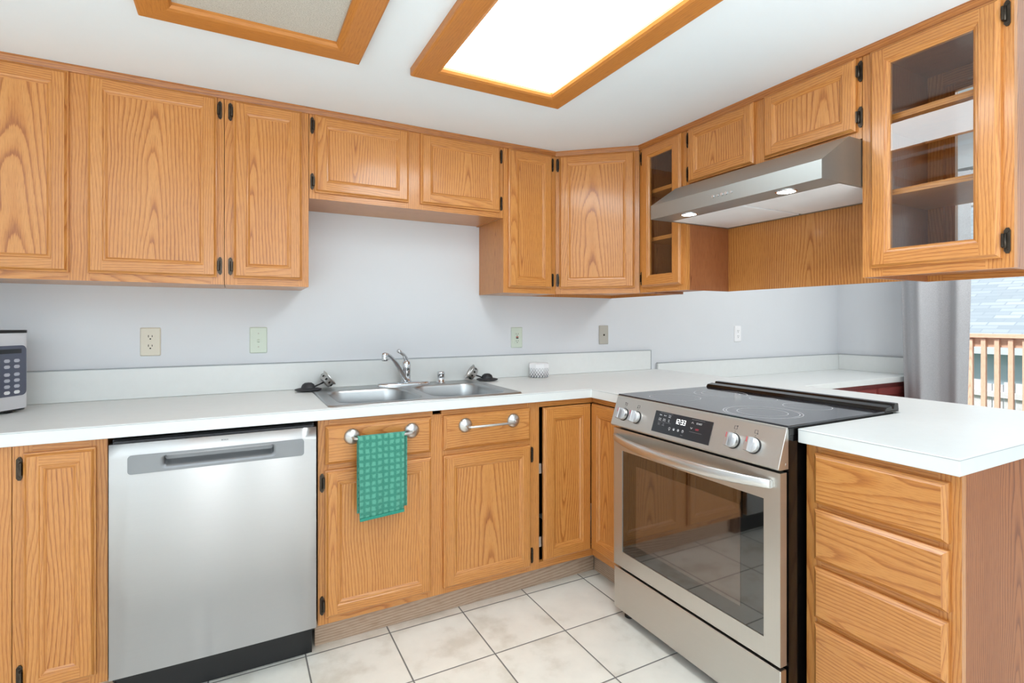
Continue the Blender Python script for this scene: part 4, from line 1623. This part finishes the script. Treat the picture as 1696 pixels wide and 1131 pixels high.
b.loft([[(x, 0.001, z) for x, z in rrect(-0.135, -0.016, 0.058, 0.232, 0.016)], [(x, -0.003, z) for x, z in rrect(-0.135, -0.016, 0.058, 0.232, 0.016)]], smooth=False, cap1=True)
kp = b.build('control_panel', M['keypad'], t, fix=True)
b = MB()
b.box(-0.122, -0.034, -0.0042, -0.003, 0.205, 0.220)
b.build('display', M['display'], kp)
for r in range(6):
    for c in range(3):
        b = MB()
        z = 0.180 - r * 0.0205 - (0.006 if r > 1 else 0)
        x = -0.115 + c * 0.033
        b.loft([[(px, -0.003, pz) for px, pz in rrect(x - 0.010, x + 0.010, z - 0.0058, z + 0.0058, 0.0055, 3)], [(px, -0.0044, pz) for px, pz in rrect(x - 0.009, x + 0.009, z - 0.005, z + 0.005, 0.0048, 3)]], smooth=False, cap1=True)
        b.build('key', M['key_light'] if r < 5 else M['print_white'], kp, fix=True)
b = MB()
b.box(-MW + 0.004, -0.148, -0.012, 0.0, 0.016, MH - 0.014)
md = b.build('door', M['silver'], t, bevel=0.003)
b = MB()
b.box(-MW + 0.06, -0.20, -0.0135, -0.012, 0.06, 0.225)
b.build('window', M['blackgloss'], md)
b = MB()
b.tube([(-0.166, -0.012, 0.06), (-0.166, -0.045, 0.075), (-0.166, -0.05, 0.145), (-0.166, -0.045, 0.215), (-0.166, -0.012, 0.23)], 0.008, 10)
b.build('handle', M['nickel'], md)

# ------------------------------------------------------------------ towel bars and towel


def towel_bar(label, xa, xb, z):
    y = BF - 0.020
    t = thing('towel_bar', label, 'towel bar', ((xa + xb) / 2, y - 0.0003, z))
    h = (xb - xa) / 2
    for sx in (-1, 1):
        b = MB()
        R = Matrix.Translation((sx * h, 0, 0)) @ Matrix.Rotation(pi / 2, 4, 'X')
        b.lathe([(0.0290, 0.0), (0.0295, 0.003), (0.022, 0.009), (0.010, 0.015), (0.0, 0.017)], 28, R, cap1=False)
        b.build('rosette', M['nickel'], t)
    b = MB()
    pts = [(-h, -0.010, 0.0), (-h, -0.030, -0.001), (-h + 0.004, -0.040, -0.002), (-h + 0.014, -0.044, -0.002)]
    pts = pts + [(-p[0], p[1], p[2]) for p in pts[::-1]]
    b.tube(pts, 0.0052, 10)
    b.build('rod', M['nickel'], t)
    return t


tb1 = towel_bar('brushed nickel towel bar with green towel on the left drawer front', 0.380, 0.607, 0.803)
tb2 = towel_bar('empty brushed nickel towel bar on the drawer front right of the towel', 0.834, 1.058, 0.802)

# towel: one sheet folded over the rod
yrod = BF - 0.020 - 0.0003 - 0.044
zrod = 0.801


def towel_sheet(x0, x1, nx, front_len, back_len, shiftb, gap, rad):
    prof = []
    n1 = 22
    for i in range(n1 + 1):
        s = i / n1
        prof.append((-gap - 0.004 * sin(s * 3.0), zrod - front_len * (1 - s), 1 - s, 0))
    for i in range(1, 8):
        a = pi * i / 8
        prof.append((-gap * cos(a), zrod + rad * sin(a), 0, i / 8))
    for i in range(n1 + 1):
        s = i / n1
        prof.append((gap + 0.002 * sin(s * 3), zrod - back_len * s, s, 1))
    return prof


t = thing('towel', 'green waffle terry towel draped over the left towel bar', 'towel', (0.478, yrod, zrod))
b = MB()
nx = 30
prof = towel_sheet(0, 0, nx, 0.292, 0.275, 0.012, 0.0085, 0.0090)
rows = []
arc = 0.0
acc = [0.0]
for i in range(1, len(prof)):
    acc.append(acc[-1] + sqrt((prof[i][0] - prof[i - 1][0]) ** 2 + (prof[i][1] - prof[i - 1][1]) ** 2))
uvs = []
for i, (y, z, s, side) in enumerate(prof):
    r = []
    for k in range(nx + 1):
        u = k / nx
        xl = -0.087 + 0.006 * s * (1 - side)
        xr = (0.084 - 0.002 * s) * (1 - side) + 0.101 * side
        x = xl + (xr - xl) * u
        wav = 0.0035 * sin(u * 9 + 1.0) * s + 0.002 * sin(u * 21 + s * 4) * s
        yy = y - (abs(wav) if side == 0 else -abs(wav) * 0.3)
        zz = z - zrod + (0.010 * (u - 0.5) * s if side == 0 else 0)
        r.append((x, yy, zz))
    rows.append(r)
V = [[b.bm.verts.new(p) for p in r] for r in rows]
for i in range(len(V) - 1):
    for k in range(nx):
        f = b.bm.faces.new((V[i][k], V[i][k + 1], V[i + 1][k + 1], V[i + 1][k]))
        f.smooth = True
        if i < 2 or i > len(V) - 4:
            f.material_index = b.mi(M['towel_hem']) if False else 0
        for lp, (q, w_) in zip(f.loops, ((i, k), (i, k + 1), (i + 1, k + 1), (i + 1, k))):
            lp[b.uvl].uv = (rows[q][w_][0] + 0.2, acc[q])
o = b.build('towel_cloth', M['towel'], t)
sm = o.modifiers.new('thick', 'SOLIDIFY')
sm.thickness = 0.0045
sm.offset = 0.0
b = MB()
b.loft([[(-0.081, -0.0160, -0.2985), (0.082, -0.0160, -0.288)], [(-0.081, -0.0160, -0.288), (0.082, -0.0160, -0.2775)]], closed=False, smooth=False)
o = b.build('hem', M['towel_hem'], t)
sm = o.modifiers.new('thick', 'SOLIDIFY')
sm.thickness = 0.006
sm.offset = 0

# ------------------------------------------------------------------ ceiling lamps


def ceiling_lamp(label, x0, x1, y0, y1, lit):
    t = thing('ceiling_light', label, 'ceiling light', ((x0 + x1) / 2, (y0 + y1) / 2, KZ - 0.0003))
    hx, hy, fw, th = (x1 - x0) / 2, (y1 - y0) / 2, 0.088, 0.030
    b = MB()
    seq = [(0.0, 0.0), (0.0, -th + 0.008), (0.002, -th + 0.003), (0.007, -th), (fw - 0.016, -th), (fw - 0.006, -th + 0.003), (fw, -th + 0.010), (fw, 0.0)]
    for (a, c) in zip(seq[:-1], seq[1:]):
        A = [(-hx + a[0], -hy + a[0], a[1]), (hx - a[0], -hy + a[0], a[1]), (hx - a[0], hy - a[0], a[1]), (-hx + a[0], hy - a[0], a[1])]
        C = [(-hx + c[0], -hy + c[0], c[1]), (hx - c[0], -hy + c[0], c[1]), (hx - c[0], hy - c[0], c[1]), (-hx + c[0], hy - c[0], c[1])]
        for i in range(4):
            k = (i + 1) % 4
            b.face([A[k], A[i], C[i], C[k]], (1, 0, 0) if i in (0, 2) else (0, 1, 0), roff_straight())
    b.build('lamp_frame', M['lampwood'], t, weld=False)
    b = MB()
    b.box(-hx + fw - 0.002, hx - fw + 0.002, -hy + fw - 0.002, hy - fw + 0.002, -0.012, -0.007)
    o = b.build('diffuser', M['diffuser_on'] if lit else M['diffuser_off'], t)
    o['label'] = 'glowing white diffuser panel' if lit else 'unlit grey pebbled diffuser panel'
    return t


ceiling_lamp('lit ceiling light with white diffuser in an orange wood frame, right one of the pair', 0.540, 1.157, -2.10, -0.829, True)
ceiling_lamp('unlit ceiling light with grey diffuser in an orange wood frame, left one of the pair', -0.245, 0.366, -2.10, -0.824, False)

# ------------------------------------------------------------------ dining side: low counter, curtain
t = thing('sideboard', 'low white-topped built-in counter with shade-coloured oak doors on the dining wall', 'counter', (2.47, -0.56, 0))
L = XR - 2.47 - 0.004
b = MB()
b.box(0.0, L, 0.0, 0.558, 0.0, 0.786, g=(0, 0, 1))
b.build('carcass', M['oak_shaded'], t)
for i in range(4):
    b = MB()
    x0, x1 = 0.02 + i * 0.505, 0.50 + i * 0.505
    ring_faces(b, x0, x1, 0.12, 0.755, (0, 0.0), (0.004, -0.018))
    ring_faces(b, x0, x1, 0.12, 0.755, (0.004, -0.018), (0.05, -0.018))
    ring_faces(b, x0, x1, 0.12, 0.755, (0.05, -0.018), (0.058, -0.010))
    b.face([(x0 + 0.058, -0.010, 0.178), (x1 - 0.058, -0.010, 0.178), (x1 - 0.058, -0.010, 0.697), (x0 + 0.058, -0.010, 0.697)], (0, 0, 1), roff())
    b.build('door', M['oak_shaded'], t)
b = MB()
b.box(-0.002, L, -0.027, 0.558, 0.787, 0.825)
b.build('worktop', M['laminate'], t, bevel=0.002)
b = MB()
b.box(-0.002, L, 0.540, 0.558, 0.8255, 0.951)
b.box(L - 0.018, L, -0.02, 0.540, 0.8255, 0.951)
b.build('backsplash', M['laminate'], t, bevel=0.0015)
b = MB()
b.box(-0.002, L - 0.018, 0.5385, 0.558, 0.9512, 0.954)
b.box(L - 0.0195, L, -0.02, 0.5385, 0.9512, 0.954)
b.build('caulk_edge', M['seam'], t)

t = thing('curtain', 'grey pleated floor-length curtain beside the patio door', 'curtain', (4.185, -0.815, 0))
b = MB()
rows = []
nz, nu = 14, 72
for j in range(nz + 1):
    z = 0.02 + (2.20 - 0.02) * j / nz
    r = []
    taper = 1.0 - 0.10 * (1 - z / 2.2) - 0.0
    for i in range(nu + 1):
        u = i / nu
        y = 0.205 - u * (0.43 - 0.055 * max(0.0, 1.5 - z)) - 0.03 * max(0.0, 1.5 - z)
        a = 0.044 * sin(u * 2 * pi * 1.75 + 0.9 + 0.2 * sin(z * 1.2)) + 0.010 * sin(u * 2 * pi * 4.3 + z * 0.7)
        r.append((a, y, z))
    rows.append(r)
b.loft(rows, closed=False, smooth=True)
o = b.build('curtain_cloth', M['curtain'], t)
sm = o.modifiers.new('thick', 'SOLIDIFY')
sm.thickness = 0.003
b = MB()
b.tube([(0, 0.20, 2.215), (0, -2.05, 2.215)], 0.012, 12)
b.build('curtain_rod', M['nickel'], t)
for y in (0.18, -0.9, -2.03):
    b = MB()
    b.tube([(0, y, 2.215), (0.1145, y, 2.215)], 0.007, 8)
    b.build('bracket', M['nickel'], t)

# ------------------------------------------------------------------ outside
b = MB()
b.box(XR + 0.125, 60, -40, 40, -1.45, -1.4)
struct(b.build('ground', M['grass']))
t = thing('deck', 'weathered wooden deck outside the patio door', 'deck', (4.65, -1.0, -0.03))
for i in range(16):
    b = MB()
    b.box(i * 0.142, i * 0.142 + 0.137, -3.0, 3.0, -0.04, 0.0, g=(0, 1, 0))
    b.build('board', M['deckwood'], t)
b = MB()
for y in (-2.9, 0.0, 2.9):
    for x in (0.3, 2.1):
        b.box(x - 0.045, x + 0.045, y - 0.045, y + 0.045, -1.37, -0.041)
b.build('support_post', M['deckwood'], t)
t = thing('deck_railing', 'pale wooden deck railing with square balusters outside the patio door', 'railing', (7.0, 0.0, -0.03))
b = MB()
b.box(-0.02, 0.12, -3.8, 1.9, 1.085, 1.125, g=(0, 1, 0))
b.box(0.045, 0.085, -3.8, 1.9, 0.985, 1.085, g=(0, 1, 0))
b.build('top_rail', M['railwood'], t)
b = MB()
b.box(0.045, 0.085, -3.8, 1.9, 0.08, 0.17, g=(0, 1, 0))
b.build('bottom_rail', M['railwood'], t)
for i in range(26):
    y = 0.925 - i * 0.1105
    b = MB()
    b.box(0.0055, 0.0445, y - 0.0195, y + 0.0195, 0.05, 1.07, g=(0, 0, 1))
    b.build('baluster', M['railwood'], t)
for y in (1.6, -3.5):
    b = MB()
    b.box(0.086, 0.176, y - 0.045, y + 0.045, -1.36, 1.08, g=(0, 0, 1))
    b.build('post', M['railwood'], t)

t = thing('fence', 'pale weathered board fence behind the deck railing', 'fence', (10.6, 1.0, -1.4), radians(-14))
for i in range(56):
    b = MB()
    y = 4.4 - i * 0.155
    b.box(0, 0.02, y - 0.07, y + 0.07, 0.0, 1.66 + random.uniform(-0.03, 0.03), g=(0, 0, 1))
    b.build('picket', M['fencewood'], t)
for z in (1.43, 0.4):
    b = MB()
    b.box(-0.05, -0.001, -4.4, 4.5, z, z + 0.09, g=(0, 1, 0))
    b.build('fence_rail', M['fencewood'], t)

t = thing('house', 'neighbouring house with pale grey shingle roof and blue-grey wall beyond the fence', 'house', (16.0, 0.0, -1.4))
b = MB()
b.box(0.5, 12, -14, 16, 0, 1.94)
b.build('wall', M['housepaint'], t)
b = MB()
P4 = [(0.0, -16, 1.98), (0.0, 18, 1.98), (13, 18, 8.5), (13, -16, 8.5)]
sl = sqrt(13 ** 2 + 6.52 ** 2)
b.face([P4[1], P4[0], P4[3], P4[2]], uvs=[(34, 0), (0, 0), (0, sl), (34, sl)])
b.face([(0, -16, 1.93), (0, 18, 1.93), (13, 18, 8.40), (13, -16, 8.40)], (0, 1, 0))
rf = b.build('roof', M['shingle'], t)
b = MB()
b.box(-0.12, 0.0, -16, 18, 1.84, 1.99)
b.build('gutter', M['gutter'], t)
b = MB()
b.box(4.3, 4.9, 1.05, 1.95, 4.0, 4.62)
b.build('roof_vent', M['gutter'], rf)

# repeated kinds carry a shared group phrase
for kind, phrase in (('wall_cabinet', 'oak wall cabinets'), ('glass_wall_cabinet', 'oak wall cabinets with glass doors'), ('base_cabinet', 'oak base cabinets'),
                     ('wall_outlet', 'outlets on the back wall'), ('ceiling_light', 'framed ceiling lights'), ('towel_bar', 'towel bars on the drawer fronts'),
                     ('sink_strainer', 'sink strainers on the sink rim')):
    for o in bpy.data.objects:
        if o.parent is None and o.name.split('.')[0] == kind:
            o['group'] = phrase
